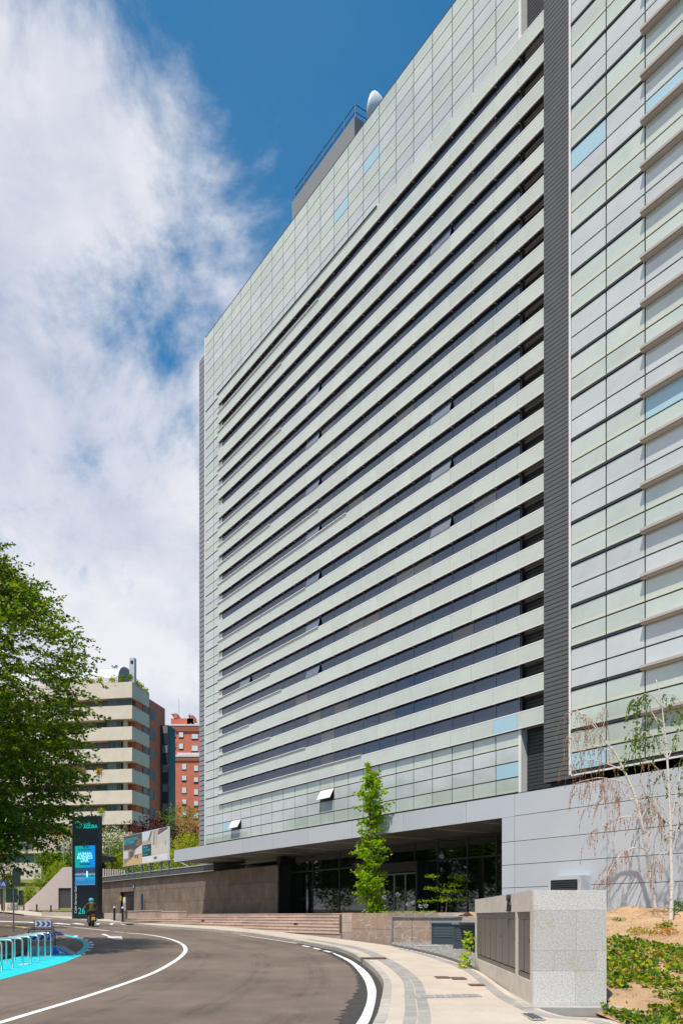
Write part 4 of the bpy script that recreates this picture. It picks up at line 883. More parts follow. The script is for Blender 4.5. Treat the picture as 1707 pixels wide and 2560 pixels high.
birch('birch_tree', [(1638, 2284), (1633, 2240), (1625, 2190), (1616, 2130), (1607, 2080), (1597, 2030), (1585, 1985), (1570, 1950), (1556, 1920), (1535, 1880), (1515, 1855), (1494, 1828), (1465, 1795), (1440, 1775)], 26.3, .07,
      'leaning birch with drooping twigs of dry orange leaves', [
    ([(1618, 2125), (1590, 2120), (1565, 2128), (1540, 2150), (1522, 2180), (1515, 2200)], .022, 0, -.3), ([(1600, 2045), (1570, 2042), (1540, 2048), (1505, 2065), (1484, 2085), (1480, 2110)], .015, 0, -.4),
    ([(1580, 1972), (1550, 1955), (1530, 1950), (1500, 1945), (1470, 1950), (1440, 1958)], .018, 0, -.3), ([(1560, 1928), (1530, 1915), (1500, 1905), (1470, 1900), (1445, 1905), (1425, 1915)], .018, 0, .3),
    ([(1590, 2000), (1560, 1995), (1530, 1990), (1500, 2000), (1480, 2020)], .012, 0, .3), ([(1515, 1855), (1490, 1815), (1465, 1790), (1440, 1780), (1415, 1785)], .012, 0, .2),
    ([(1535, 1880), (1500, 1845), (1470, 1830), (1440, 1830), (1415, 1845)], .014, 0, -.2), ([(1556, 1920), (1575, 1885), (1595, 1860), (1610, 1840)], .014, .8, 0), ([(1500, 1838), (1512, 1800), (1515, 1770)], .008, 0, 0), ([(1545, 1895), (1520, 1875), (1490, 1868), (1460, 1875), (1435, 1890)], .012, 0, .5), ([(1600, 2050), (1625, 2010), (1640, 1980)], .01, .2, 0), ([(1590, 2010), (1550, 1980), (1515, 1965), (1480, 1960), (1455, 1975)], .014, 0, -.5)], 18, 4)
birch('birch_tree', [(1676, 2326), (1678, 2270), (1679, 2200), (1677, 2130), (1676, 2070), (1674, 2020), (1671, 1960), (1668, 1905), (1664, 1850), (1658, 1800), (1652, 1745), (1640, 1700)], 24.3, .06,
      'upright birch with green leaves at its top and white bark', [
    ([(1678, 2065), (1650, 2040), (1630, 2010), (1612, 1985), (1600, 1960)], .02, .25, -.3), ([(1680, 2130), (1660, 2070), (1640, 2020), (1628, 1980)], .014, .1, .2), ([(1668, 1900), (1645, 1860), (1625, 1835), (1600, 1830), (1580, 1845)], .016, .9, 0), ([(1664, 1850), (1640, 1800), (1615, 1760), (1600, 1745), (1585, 1765)], .016, 1, .2),
    ([(1668, 1900), (1690, 1850), (1705, 1800), (1712, 1770)], .015, .7, 0), ([(1655, 1770), (1630, 1740), (1610, 1735), (1595, 1750)], .012, 1, -.3), ([(1652, 1745), (1675, 1735), (1700, 1755), (1712, 1780)], .012, 1, .2), ([(1678, 2140), (1695, 2060), (1708, 2000), (1715, 1960)], .014, .1, 0), ([(1676, 2070), (1690, 1985), (1702, 1930), (1712, 1890)], .012, .4, .2), ([(1660, 1810), (1640, 1795), (1615, 1800), (1592, 1825)], .012, .95, .3), ([(1672, 1960), (1650, 1930), (1625, 1905), (1605, 1900)], .012, .5, -.3), ([(1679, 2150), (1655, 2135), (1640, 2150), (1630, 2175)], .008, 0, 0)], 14, 9)
# ---- ivy and low plants on the slope
def slope_pt(x, y): return Vector((x, y, slope_h(x, y)))
iv = MB(); C = []; D = []; SZ = []
n = 0
while n < 25000:
    y = 8.0 + 17.6 * rng.random()**1.15; x = rng.uniform(4.2, 4.6 + y * .52)
    k = mnoise.noise((x * .8, y * .42, 3.7)) + .5 * mnoise.noise((x * 2.3, y * 1.4, 1.2)); thr = -.12 if y < 20.5 else .16
    if y < 13.5: thr = -.2
    if k < thr: continue
    if x < 4.5 and 13.9 < y < 22.4: continue
    z = slope_h(x, y); C.append((x, y, z + rng.uniform(.01, .10))); D.append((rng.gauss(0, 1), rng.gauss(0, 1), .35)); SZ.append(.085 if y < 16 else .10); n += 1
leaves(iv, C, SZ, 5, [.33, .25, .19, .07, .16], D, 1.4, .95)
tag(obj('ivy', iv, IVY), 'yellow and green ivy covering the sandy slope', 'ivy', kind='stuff')
for (px, py, Y, r_, nm, mm, lab) in ((1545, 2312, 24.8, .28, 420, IVY[:2], 'small green shrub on the slope nearest the granite wall'), (1628, 2298, 25.8, .22, 300, IVY[:2], 'small green tuft on the bare mound below the leaning birch'), (1600, 2345, 21.9, .42, 900, [YEL[0], BRN[1], IVY[1]], 'olive and rusty low shrub on the slope'), (1660, 2345, 21.6, .42, 900, [BRN[1], YEL[0], BRN[0]], 'rusty brown low shrub at the foot of the upright birch'), (1665, 2318, 23.9, .25, 350, IVY[:2], 'green tuft behind the upright birch trunk'), (1704, 2275, 25.6, .42, 1000, [LIQ[2], IVY[0]], 'dark green rounded shrub against the plinth wall'), (1560, 2352, 21., .22, 300, [IVY[0], YEL[1]], 'small upright green weed on the slope')):
    bush('low_shrub', px, py, Y, r_, r_ * .75, nm, mm, lab, .06, base=slope_h(P(px, 0, Y).x, Y) - .02, stem=False, group='low shrubs on the slope')
lt = MB(); C = []; D = []
while len(C) < 3800:
    y = 8.5 + 18.5 * rng.random(); x = rng.uniform(4.3, 4.6 + y * .52); C.append((x, y, slope_h(x, y) + .004)); D.append((rng.gauss(0, 1), rng.gauss(0, 1), .05))
leaves(lt, C, .05, 3, [.4, .3, .3], D, 4., .5)
for k in range(700):
    y = 8.5 + 18.5 * rng.random(); x = rng.uniform(4.4, 4.6 + y * .52); r_ = rng.uniform(.012, .05); z = slope_h(x, y); lt.add([(x + r_, y, z), (x, y + r_ * .8, z), (x - r_ * .9, y, z), (x, y - r_, z), (x, y, z + r_ * .8)], [(0, 1, 4), (1, 2, 4), (2, 3, 4), (3, 0, 4)], 3)
tag(obj('leaf_litter', lt, BRN + [M_['soil']]), 'dry leaves and clods of soil on the sandy slope', 'litter', kind='stuff')
mb = MB(); C = []
for k in range(110):
    t_ = rng.random()**1.5; p = Vector((3.38 + rng.gauss(0, .07), 22.25 - .25 * rng.random(), g(22.2) + .12 + t_ * 1.0)) + Vector((-.30 * (1 - t_) * rng.random(), -.3 * (1 - t_) * rng.random(), 0)); C.append(p)
leaves(mb, C, .11, 3, [.5, .3, .2], None, .3, .9); tag(obj('creeper', mb, [LIQ[1], LIQ[0], IVY[2]]), 'bright green creeper growing at the far end of the cabinet wall', 'plant')

# ================================================================== BACKGROUND: hillside, houses, walls
def hill_h(x, y):
    t = min(max((y - 87) / 26, 0), 1); lx = min(max((-14 - x) / 10, 0), 1)
    return (g(y) - .1) * (1 - t) + (EYE + 7.2) * t if y < 113 else EYE + 7.2 + (y - 113) * .02
hill = grid('hillside', list(np.linspace(-75, -6, 40)), list(np.linspace(87, 165, 40)), lambda x, y: hill_h(x, y) + .25 * mnoise.noise((x * .3, y * .3, 0)), M_['grass']); tag(hill, kind='structure')
CREAM = mat('cream_render', (.70, .59, .46), .85, var=.06, vscale=.5, grime=.08); BRICK = None
def brick_fn(nt, N, L, p):
    tc = N.new('ShaderNodeTexCoord'); mp = N.new('ShaderNodeMapping'); mp.inputs['Rotation'].default_value = (R(90), 0, 0); L.new(tc.outputs['Object'], mp.inputs[0])
    b = N.new('ShaderNodeTexBrick'); b.inputs['Color1'].default_value = (.44, .14, .085, 1); b.inputs['Color2'].default_value = (.37, .115, .07, 1); b.inputs['Mortar'].default_value = (.30, .15, .10, 1); b.inputs['Scale'].default_value = 3.; b.inputs['Mortar Size'].default_value = .012; L.new(mp.outputs[0], b.inputs['Vector'])
    w = rampf(N, L, nz(N, L, tc.outputs['Object'], .5, 6, .6), .3, (.88, .88, .88), .7, (1.1, 1.1, 1.1)); L.new(mixc(N, L, 1., b.outputs[0], w, 'MULTIPLY'), p.inputs['Base Color']); p.inputs['Roughness'].default_value = .9
BRICK = mat('red_brick', (.60, .17, .095), .9, var=.1, vscale=.4, grime=.1)
HGLASS = mat('house_glass', (.11, .125, .115), .2, spec=.25, objvar=.6); BLIND = mat('roller_blind', (.20, .185, .175), .7, objvar=.2); SHUT = mat('white_shutter', (.68, .66, .63), .6); FRAME = mat('olive_frame', (.16, .17, .13), .6); VAULT = mat('white_roof_sheet', (.66, .65, .62), .5, var=.05, vscale=2)
# ---- cream apartment block
ac = P(330, 0, 118.); e1 = Vector((-.985, .174, 0)); e2 = Vector((.174, .985, 0))
AM = Matrix(((-e1.x, e2.x, 0, ac.x), (-e1.y, e2.y, 0, 118.), (0, 0, 1, EYE), (0, 0, 0, 1)))     # x to the right along the front (corner at 0), y back, z over eye
apt = empty('apartment_block', (ac.x - 8, 122, EYE + 7)); tag(apt, 'cream apartment block with long balcony bands and a brick side wall', 'building')
def ab(name, m, x0, x1, y0, y1, z0, z1, par=None): mb = MB(); mb.box(x0, x1, y0, y1, z0, z1); return obj(name, mb, m, par or apt, AM)
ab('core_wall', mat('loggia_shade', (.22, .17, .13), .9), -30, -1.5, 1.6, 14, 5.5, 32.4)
side_w = ab('brick_wall', BRICK, -1.5, -.25, 1.9, 12.8, 5.5, 32.4); ab('brick_wall', BRICK, -10, -1.5, 12.5, 14.5, 5.5, 33.2)
tops = [33.1, 29.8, 26.8, 23.8, 20.8, 17.8, 14.9, 11.9]; bots = [30.9, 27.9, 24.95, 21.9, 18.9, 15.9, 13.0, 9.6]
for k, (t_, b_) in enumerate(zip(tops, bots)):
    mb = MB(); mb.box(-30, 0, 0, .25, b_, t_); mb.box(-.25, 0, .25, 6.1, b_, t_); mb.box(-30, -.25, .25, 1.65, b_, b_ + .2); mb.box(-1.6, -.25, 1.65, 6.0, b_, b_ + .2); bal = obj('balcony_band', mb, CREAM, apt, AM)
    if k in (1, 3, 4, 5, 6):
        mb = MB(); vx = -7.1
        for q in range(4): mb.box(vx, vx + .75, -.02, 0, b_ + .75 + q * .16, b_ + .85 + q * .16)
        obj('balcony_vent', mb, mat('vent_bronze', (.25, .19, .12), .6), bal, AM)
    if k < 7:
        z0, z1 = tops[k + 1], b_
        xs = [(-3.95, -2.55, 0), (-2.5, -.25 if k == 0 else -1.9, 1), (-6.1, -4.15, 2), (-8.3, -6.15, 3), (-10.6, -8.4, 2), (-12.6, -10.7, 1), (-15.5, -12.8, 3), (-18.5, -15.7, 1), (-22, -18.8, 2), (-26, -22.4, 1)]
        zz0 = z0 - 1.2; zt_ = z1 - .02
        for (x0, x1, ty) in xs:
            yy = .5 if x0 > -4.2 else 1.45; m = (HGLASS, HGLASS, BLIND, mat('green_shade', (.09, .105, .085), .7) if False else BLIND)[ty]; w = ab('window', m if (k + ty) % 3 else HGLASS, x0 + .06, x1 - .06, yy, yy + .06, zz0, zt_)
            mb = MB(); mb.box(x0, x0 + .07, yy - .04, yy + .05, zz0, zt_); mb.box(x1 - .07, x1, yy - .04, yy + .05, zz0, zt_); mb.box((x0 + x1) / 2 - .03, (x0 + x1) / 2 + .03, yy - .03, yy + .05, zz0, zt_); mb.box(x0, x1, yy - .05, yy + .05, zt_ - .12, zt_); obj('frame', mb, FRAME, w, AM)
        ab('pier', CREAM, -1.75, -1.2, .9, 1.4, z0 - 1.2, z1)
    if 0 < k < 8:                                # side windows in the brick
        z0 = t_ - .25
        for (y0, y1, dk) in ((4.2, 5.3, 1), (6.5, 8.6, 0)):
            w = ab('window', HGLASS, -.24, -.19, y0, y1, z0, z0 + 1.5); ab('shutter', BLIND, -.19, -.15, y0, y0 + (y1 - y0) * .42, z0, z0 + 1.5, w)
# dark glazed bay
for k in range(8):
    z1 = 29.4 - k * 3.0; z0 = z1 - 3.0
    b_ = ab('glazed_bay', mat('bay_frame', (.05, .05, .05), .5), -.2, 1.0, 11.0, 14.0, z0, z1); ab('bay_blind', mat('bay_grey', (.19, .185, .175), .5), .1, .92, 10.93, 10.99, z0 + 1.75, z1 - .12, b_); ab('bay_glass', mat('bay_glass', (.035, .045, .06), .3, spec=.2), .1, .92, 10.93, 10.99, z0 + .1, z0 + 1.65, b_)
    ab('bay_side_glass', mat('bay_glass2', (.03, .034, .036), .35, spec=.15), 1.0, 1.05, 11.15, 13.8, z0 + .1, z1 - .12, b_)
# vaulted roof, gable, flue
mb = MB(); n = 14; sec = [(2.2 + 6.4 * (1 - math.cos(t)) / 2, 33.1 + 3.5 * math.sin(t)**.62) for t in np.linspace(0, math.pi, n)]
vs = [(-24, y, z) for y, z in sec] + [(-3.3, y, z) for y, z in sec]; mb.add(vs, [(i, i + 1, n + i + 1, n + i) for i in range(n - 1)]); mb.add([(-3.3, y, z) for y, z in sec], [tuple(range(n))], 1)
vr = obj('vaulted_roof', mb, [VAULT, mat('gable_grey', (.22, .22, .235), .5)], apt, AM)
mb = MB()
for i in range(n - 1):
    (y, z), (y2, z2) = sec[i], sec[i + 1]; mb.add([(-3.4, y, z), (-3.15, y, z), (-3.15, y2, z2), (-3.4, y2, z2), (-3.4, y, z + .2), (-3.15, y, z + .2), (-3.15, y2, z2 + .2), (-3.4, y2, z2 + .2)], [(0, 1, 2, 3), (4, 7, 6, 5), (1, 5, 6, 2), (0, 3, 7, 4)])
obj('roof_edge', mb, VAULT, vr, AM); ab('gable_window', M_['black'], -3.3, -3.22, 5.4, 7.8, 33.2, 34.6, vr)
mb = MB()
for x in np.arange(-23, -3.6, .55): mb.tube([(x, y, z + .02) for y, z in sec[:8]], .018, 4, cap=False)
obj('roof_seams', mb, mat('seam_grey', (.5, .5, .49), .5), vr, AM)['kind'] = 'stuff'
mb = MB(); mb.box(-.95, -.2, 1.2, 1.95, 33.0, 36.9); mb.box(-.75, -.35, 1.17, 1.2, 36.0, 36.5, 1); obj('flue', mb, [mat('flue_grey', (.55, .56, .57), .5), M_['black']], apt, AM, bevel=.05)
for x in (-5.2, -13.6):
    mb = MB(); mb.tube([(x, 5.5, 36.2), (x, 5.5, 37.1)], .35, 10); mb.lathe([(.5, 0), (.45, .18), (.05, .3)], 12, 0, Matrix.Translation((x, 5.5, 37.1))); obj('roof_vent', mb, M_['steel'], vr, AM)
ab('roof_wall', BRICK, -20, -2, 1.9, 2.1, 33.0, 33.7)
def aw(x, y, z): return AM @ Vector((x, y, z))
for (x, y, z, r_, mm, lab) in ((-10.6, .4, 33.6, .75, [BRN[1], YEL[1]], 'rusty potted shrub on the apartment roof terrace, beside the vault'), (-8.1, .4, 33.6, .55, YEL, 'yellow green potted shrub on the roof terrace, left of a rusty one'), (-6.4, .4, 33.5, .5, [BRN[1], YEL[0]], 'small rusty shrub on the roof terrace between two green ones'), (-5.0, .4, 33.7, .6, YEL, 'bright potted shrub on the roof terrace, mid parapet'), (-3.1, .4, 33.6, .65, YEL, 'wide yellow green shrub on the roof terrace'), (-1.6, .4, 33.8, .62, LG, 'pointed green shrub on the roof terrace next to the steel flue'), (-.6, .45, 33.9, .62, LG, 'pointed green shrub on the roof terrace at the corner'), (-.1, 2.0, 33.4, .5, YEL, 'lime shrub on the side parapet beside the steel flue'), (-.1, 3.3, 33.3, .6, YEL, 'lime shrub in the middle of the side parapet'), (-.1, 5.0, 33.2, .45, YEL, 'small lime shrub at the far end of the side parapet'),
    (-8.6, -.1, 20.7, .6, FLW[:1] + FLW[2:], 'orange flower box hanging on an apartment balcony'), (-7.5, -.1, 20.8, .5, FLW[1:], 'pink flower box hanging on an apartment balcony'), (-5.0, -.1, 20.6, .55, [FLW[0], YEL[0]], 'olive and orange plant trailing over an apartment balcony'), (-4.6, -.05, 14.9, .6, YEL, 'yellow plant on a lower apartment balcony')):
    p = aw(x, y, z); mb = MB(); C = [p + Vector((rng.gauss(0, r_ * .42), rng.gauss(0, r_ * .3), rng.gauss(0, r_ * .4))) for _ in range(170)]; leaves(mb, C, .24, len(mm)); tag(obj('balcony_plant', mb, mm), lab, 'plant', 'plants on the apartment block')
# ---- red brick block behind
Yb = 205.; b2 = empty('brick_block', (P(465, 0, Yb).x, Yb, EYE + 10)); tag(b2, 'tall red brick apartment block with white shuttered windows', 'building')
def pb(name, m, x0, x1, y0, y1, Y0, Y1, par=None):
    a = P(x0, y1, Yb); c = P(x1, y0, Yb); mb = MB(); mb.box(a.x, c.x, Y0, Y1, a.z, c.z); return obj(name, mb, m, par or b2)
lowb = pb('lower_wall', BRICK, 405, 560, 1892, 2260, Yb, Yb + 14); upb = pb('upper_wall', BRICK, 405, 560, 1812, 1895, Yb + 1.6, Yb + 14)
pb('parapet_band', mat('brick_red', (.33, .11, .07), .9), 404, 561, 1893, 1903, Yb - .25, Yb); pb('coping', SHUT, 404, 561, 1889, 1893, Yb - .35, Yb + .5); pb('parapet_band', mat('brick_red2', (.33, .11, .07), .9), 404, 561, 1812, 1826, Yb + 1.3, Yb + 1.6); pb('coping', SHUT, 404, 561, 1808, 1812, Yb + 1.2, Yb + 2)
pb('terrace_rail', SHUT, 442, 500, 1882, 1887, Yb + .2, Yb + .3)
wins = [(427, 437, 1825, 1842), (443.5, 456, 1828, 1843), (476, 493, 1833, 1847), (427, 437, 1853, 1870), (443.5, 456, 1857, 1872), (476, 493, 1862, 1878)]
for (x0, x1, y0, y1) in wins:
    w = pb('window', M_['black'], x0, x1, y0, y1, Yb + 1.5, Yb + 1.55); pb('shutter', SHUT, x0 + .8, x1 - .8, y0, y1 - 2.5, Yb + 1.4, Yb + 1.5, w)
for i in range(5):
    for (x0, x1) in ((454.5, 466.5), (484.5, 496)):
        y0 = 1911 + i * 29.6 + (4 if x0 > 480 else 0); w = pb('window', M_['black'], x0, x1, y0, y0 + 16, Yb - .05, Yb + .02); pb('shutter', SHUT, x0 + .7, x1 - .7, y0, y0 + (11 if i % 2 else 13.5), Yb - .12, Yb - .05, w)
    pb('window', SHUT, 424, 431, 1906 + i * 29.6, 1921 + i * 29.6, Yb - .05, Yb + .02)
for (x0, x1, y0, y1, m) in ((420, 480, 1788, 1812, BRICK), (428, 436, 1776, 1790, BRICK), (461, 469, 1790, 1812, BRICK), (466, 477, 1781, 1800, BRICK), (472, 502, 1800, 1812, SHUT), (420, 434, 1774, 1777, SHUT), (465, 478, 1780, 1783, SHUT), (462, 468, 1775, 1790, SHUT)):
    pb('roof_house', m, x0, x1, y0, y1, Yb + 3.5, Yb + 8)
a = P(437.5, 1733, Yb); mb = MB(); mb.tube([(a.x, Yb + 5, a.z), (a.x, Yb + 5, EYE + 45)], .06, 5); obj('antenna', mb, M_['steel'], b2)
# ---- low terrace building on the left hill
tb = empty('terrace_building', (P(60, 0, 104).x, 104, EYE + 5)); tag(tb, 'low cream terrace building on the grassy bank with columns', 'building')
def tbx(name, m, x0, x1, y0, y1, Y0, Y1, par=None):
    a = P(x0, y1, Y0); c = P(x1, y0, Y0); mb = MB(); mb.box(a.x, c.x, Y0, Y1, a.z, c.z); return obj(name, mb, m, par or tb)
mb = MB(); pts = [P(x, 0, Y) for x, Y in ((-160, 106), (-30, 101), (40, 101), (90, 103.5), (178, 105), (260, 106))]
for p, q in zip(pts[:-1], pts[1:]):
    zt_, zb_ = EYE + 10.0, EYE + 7.9; d = Vector((q - p)).normalized(); nn = Vector((-d.y, d.x, 0)) * .3; mb.add([(c.x, c.y, z) for z in (zb_, zt_) for c in (p, q, q + nn, p + nn)], [(3, 2, 1, 0), (4, 5, 6, 7), (0, 1, 5, 4), (1, 2, 6, 5), (2, 3, 7, 6), (3, 0, 4, 7)])
obj('terrace_parapet', mb, CREAM, tb); tbx('loggia_back', mat('deep_green', (.018, .04, .035), .7), -160, 260, 2110, 2180, 109, 109.3)  # dark green of the loggia back has the recess shade painted in
mb = MB(); mb.box(P(-160, 0, 106).x, P(270, 0, 106).x, 102.5, 112, EYE + 7.7, EYE + 7.88); obj('terrace_slab', mb, CREAM, tb)
for x in (34, 57, 133, 190): tbx('column', mat('pink_render', (.42, .31, .24), .85), x - 6, x + 6, 2128, 2165, 104.5, 105.1)
lowwall = tbx('lower_wall', CREAM, -60, 104, 2158, 2200, 97.5, 98)
for (x0, x1, y0) in ((50, 59, 2181), (65.5, 73, 2179), (76, 81.5, 2177), (87.5, 95, 2175)): tbx('window', M_['black'], x0, x1, y0, y0 + 7, 97.44, 97.5, lowwall)
tbx('green_parapet', mat('dark_green_panel', (.012, .05, .04), .6), 12, 100, 2140, 2157, 97.8, 98.1)
for (px, py, rr, mm, lab) in ((137, 2085, .9, [FLW[0], LG[0]], 'flowering planter on the terrace parapet, beside the clipped bush'), (155, 2072, .95, LG, 'round clipped green bush on the terrace parapet'), (168, 2083, .8, [FLW[0], FLW[1], YEL[1]], 'orange trailing flowers on the terrace parapet beside the totem')):
    bush('terrace_plant', px, py, 103.2, rr, rr * .7, 420, mm, lab, .22, base=EYE + 9.9, stem=False, group='plants on the terrace')
# shrubs on the bank
SHR = [('blossom_shrub', 268, 2112, 97, 2.1, 2.2, 1900, WHT, 'white flowering shrub behind the billboard fence', [.42, .33, .25]), ('blossom_shrub', 171, 2130, 97.5, 1.0, 2.4, 700, WHT, 'white flowering shrub half hidden by the dark totem', [.35, .4, .25]),
    ('leafy_shrub', 300, 2145, 94, 1.5, 2.6, 1500, LG, 'dark green shrub between blossom shrub and billboard', None), ('leafy_shrub', 292, 2165, 91.5, 1.1, 1.5, 900, YEL, 'olive shrub at the foot of the bank left of the billboard', None),
    ('plum_tree', 372, 2082, 101, 3.4, 1.9, 2400, PLUM, 'dark purple plum tree above the billboard', None), ('plum_tree', 470, 2105, 100, 3.2, 2.0, 1800, PLUM, 'dark purple plum tree between billboard and tower', None), ('plum_tree', 8, 2175, 84, 1.3, 2.3, 900, PLUM, 'purple leaved tree by the pedestrian crossing', None),
    ('leafy_tree', 462, 2058, 112, 3.6, 2.6, 2600, LG, 'green tree in front of the red brick block', None), ('lime_shrub', 470, 2130, 92, 2.6, 2.3, 2600, YEL, 'bright lime shrub beside the grey canopy', None), ('lime_shrub', 425, 2165, 90, 1.6, 1.8, 1300, YEL, 'lime shrub below the billboard edge', None), ('leafy_shrub', 375, 2175, 92, 4.0, 1.3, 1900, LG, 'low green shrub under the billboard', None),
    ('hedge', 122, 2152, 95, 1.6, 1.1, 1500, LG, 'clipped green hedge on the grassy bank', None), ('hedge', 158, 2155, 95, 1.3, 1.0, 1100, LG, 'clipped green hedge beside the street lamp', None), ('leafy_shrub', 75, 2240, 86, .75, 1.3, 900, [LG[1], YEL[0], LG[3]], 'tall green shrub beside the pink retaining wall', None),
    ('leafy_shrub', 118, 2205, 90, 1.6, 1.2, 1300, [LG[1], YEL[1], LG[3]], 'yellow green shrub along the top of the pink wall', None), ('leafy_shrub', 148, 2178, 93, 1.4, 1.1, 1100, [LG[1], YEL[0], LG[3]], 'green shrub at the upper end of the pink wall', None), ('leafy_shrub', 25, 2203, 92, 1.2, .9, 900, LG, 'green shrub below the four small windows', None), ('leafy_shrub', 345, 2190, 90, 3.0, .9, 1300, LG, 'green shrub line behind the dark wall coping', None)]
for (nm, px, py, Y, rx, rz, n, mm, lab, wts) in SHR: bush(nm, px, py, Y, rx, rz, n, mm, lab, .24 if Y > 88 else .18, base=hill_h(0, Y) - .1, weights=wts, cat='tree' if 'tree' in nm else ('hedge' if nm == 'hedge' else 'shrub'))
# ---- pink retaining wall with gate
Yp = 84.; PINK = mat('pink_render_wall', (.60, .50, .45), .85, var=.05, vscale=.4)
mb = MB(); pw = [P(x, y, Yp) for x, y in ((62, 2277), (62, 2262), (100, 2228), (128, 2199), (158, 2168.5), (182, 2168.5), (182, 2272), (178, 2272), (178, 2221), (146, 2221), (146, 2275))]
n = len(pw); mb.add([(p.x, Yp, p.z) for p in pw] + [(p.x, Yp + .4, p.z) for p in pw], [tuple(range(n - 1, -1, -1)), tuple(range(n, 2 * n))] + [(i, (i + 1) % n, n + (i + 1) % n, n + i) for i in range(n)])
pwt = empty('pink_wall', (P(120, 0, Yp).x, Yp, g(Yp))); tag(pwt, 'pale pink retaining wall with sloping top and barred gate', 'wall'); obj('wall', mb, PINK, pwt)
gt = empty('gate_anchor') if False else None
mb = MB(); a = P(146, 2271, Yp + .2); c = P(178, 2221, Yp + .2); mb.box(a.x, c.x, Yp + .3, Yp + .34, a.z, c.z); gate = obj('gate', mb, mat('gate_back', (.17, .155, .145), .7), pwt)
for i in range(13):
    x = a.x + (c.x - a.x) * i / 12; mb = MB(); mb.box(x - .03, x + .03, Yp + .12, Yp + .17, a.z, c.z); obj('gate_bar', mb, M_['louver'], gate)
# white picket fence and dark shed roof behind the stone wall
pf = empty('picket_fence', (P(275, 0, 88).x, 88, EYE + 2.6)); tag(pf, 'pale vertical slat fence behind the dark stone wall', 'fence')
for i in range(12):
    x = P(247 + i * 5.8, 0, 88).x; a = P(0, 2200, 88).z; c = P(0, 2172 + i * .3, 88).z; mb = MB(); mb.box(x - .07, x + .07, 88, 88.06, a - 1.6, c); obj('picket', mb, PINK, pf)
mb = MB(); mb.box(P(247, 0, 88).x, P(315, 0, 88).x, 88.07, 88.12, EYE + 1., EYE + 3.9); obj('backing', mb, M_['black'], pf)
mb = MB(); a = P(240, 2148, 90); c = P(286, 2143, 90); mb.box(a.x, c.x, 89.5, 91, a.z - .25, c.z); mb.box(a.x + .1, a.x + .2, 89.6, 89.7, EYE + 1, a.z - .2); mb.box(c.x - .2, c.x - .1, 89.6, 89.7, EYE + 1, a.z - .2); tag(obj('shelter', mb, M_['black']), 'flat dark shelter roof beside the totem', 'shelter')
# low ramp walls, green fence, kerbs on the far side
def lowwall_px(px, Y0, Y1, h, lab, m=None, th=.25):
    mb = MB(); a = P(px[0], 0, Y0); b = P(px[1], 0, Y1); d = (b - a); d.z = 0; d.normalize(); nn = Vector((-d.y, d.x, 0)) * th
    mb.add([(c.x, c.y, g(c.y) + z) for z in (-.1, h) for c in (a, b, b + nn, a + nn)], [(3, 2, 1, 0), (4, 5, 6, 7), (0, 1, 5, 4), (1, 2, 6, 5), (2, 3, 7, 6), (3, 0, 4, 7)]); tag(obj('low_wall', mb, m or M_['kerb']), lab, 'wall', 'low walls by the totem')
lowwall_px((104, 180), 68, 67, .45, 'low white ramp wall running to the left of the totem'); lowwall_px((244, 306), 62.5, 59.5, .55, 'low white ramp wall between totem and bollards')
gf = empty('green_fence', (P(35, 0, 86).x, 86, g(86))); tag(gf, 'dark green panel fence by the pedestrian crossing', 'fence')
for (x0, x1, y0, y1) in ((-20, 12, 2222, 2262), (14, 45, 2222, 2258), (46, 60, 2227, 2264)):
    a = P(x0, y1, 86); c = P(x1, y0, 86); mb = MB(); mb.box(a.x, c.x - .05, 86, 86.08, a.z, c.z); obj('panel', mb, mat('fence_green', (.008, .035, .028), .7), gf); mb = MB(); mb.box(a.x, c.x - .03, 85.9, 86.2, g(86) - .1, a.z); obj('plinth', mb, CREAM, gf)

# ================================================================== STREET FURNITURE
def local_text(txt, size, m, parent, M, ext=.004, offset=0., align='LEFT', name='lettering'):
    return obj(name, text_mesh(txt, size, ext, offset, align=align), m, parent, M)
# ---- totem
Yt = 62.; ta, tb_ = P(180, 2287.5, Yt), P(244.5, 2287, Yt - .9); z0 = EYE + .09; hz_ = 7.25
tw_ = (tb_ - ta).length; ang = math.atan2(tb_.y - ta.y, tb_.x - ta.x); tot = empty('sign_totem', ((ta.x + tb_.x) / 2, (ta.y + tb_.y) / 2, z0 - .35), ang); tag(tot, 'tall dark totem sign with lit screen and teal lettering', 'sign'); TM = Matrix.Translation((0, 0, .35)); TM = WM[tot] @ TM
NAVY = mat('totem_navy', (.010, .018, .026), .35); TEAL = emit('teal_letters', (.0, .42, .33), .35); mb = MB(); w2 = tw_ / 2; mb.box(-w2, w2, 0, .5, -.35, hz_); mb.box(-w2 - .004, -w2 + .05, -.004, .504, -.35, hz_ + .002, 1); obj('body', mb, [NAVY, M_['louver']], tot, TM)
def scr_fn(nt, N, L, p):
    tc = N.new('ShaderNodeTexCoord'); sp = N.new('ShaderNodeSeparateXYZ'); L.new(tc.outputs['Generated'], sp.inputs[0]); c = rampf(N, L, sp.outputs[0], .1, (.0, .52, .40), .95, (.0, .30, 1.0)); L.new(c, p.inputs['Emission Color']); p.inputs['Emission Strength'].default_value = .75; p.inputs['Base Color'].default_value = (0, .02, .03, 1)
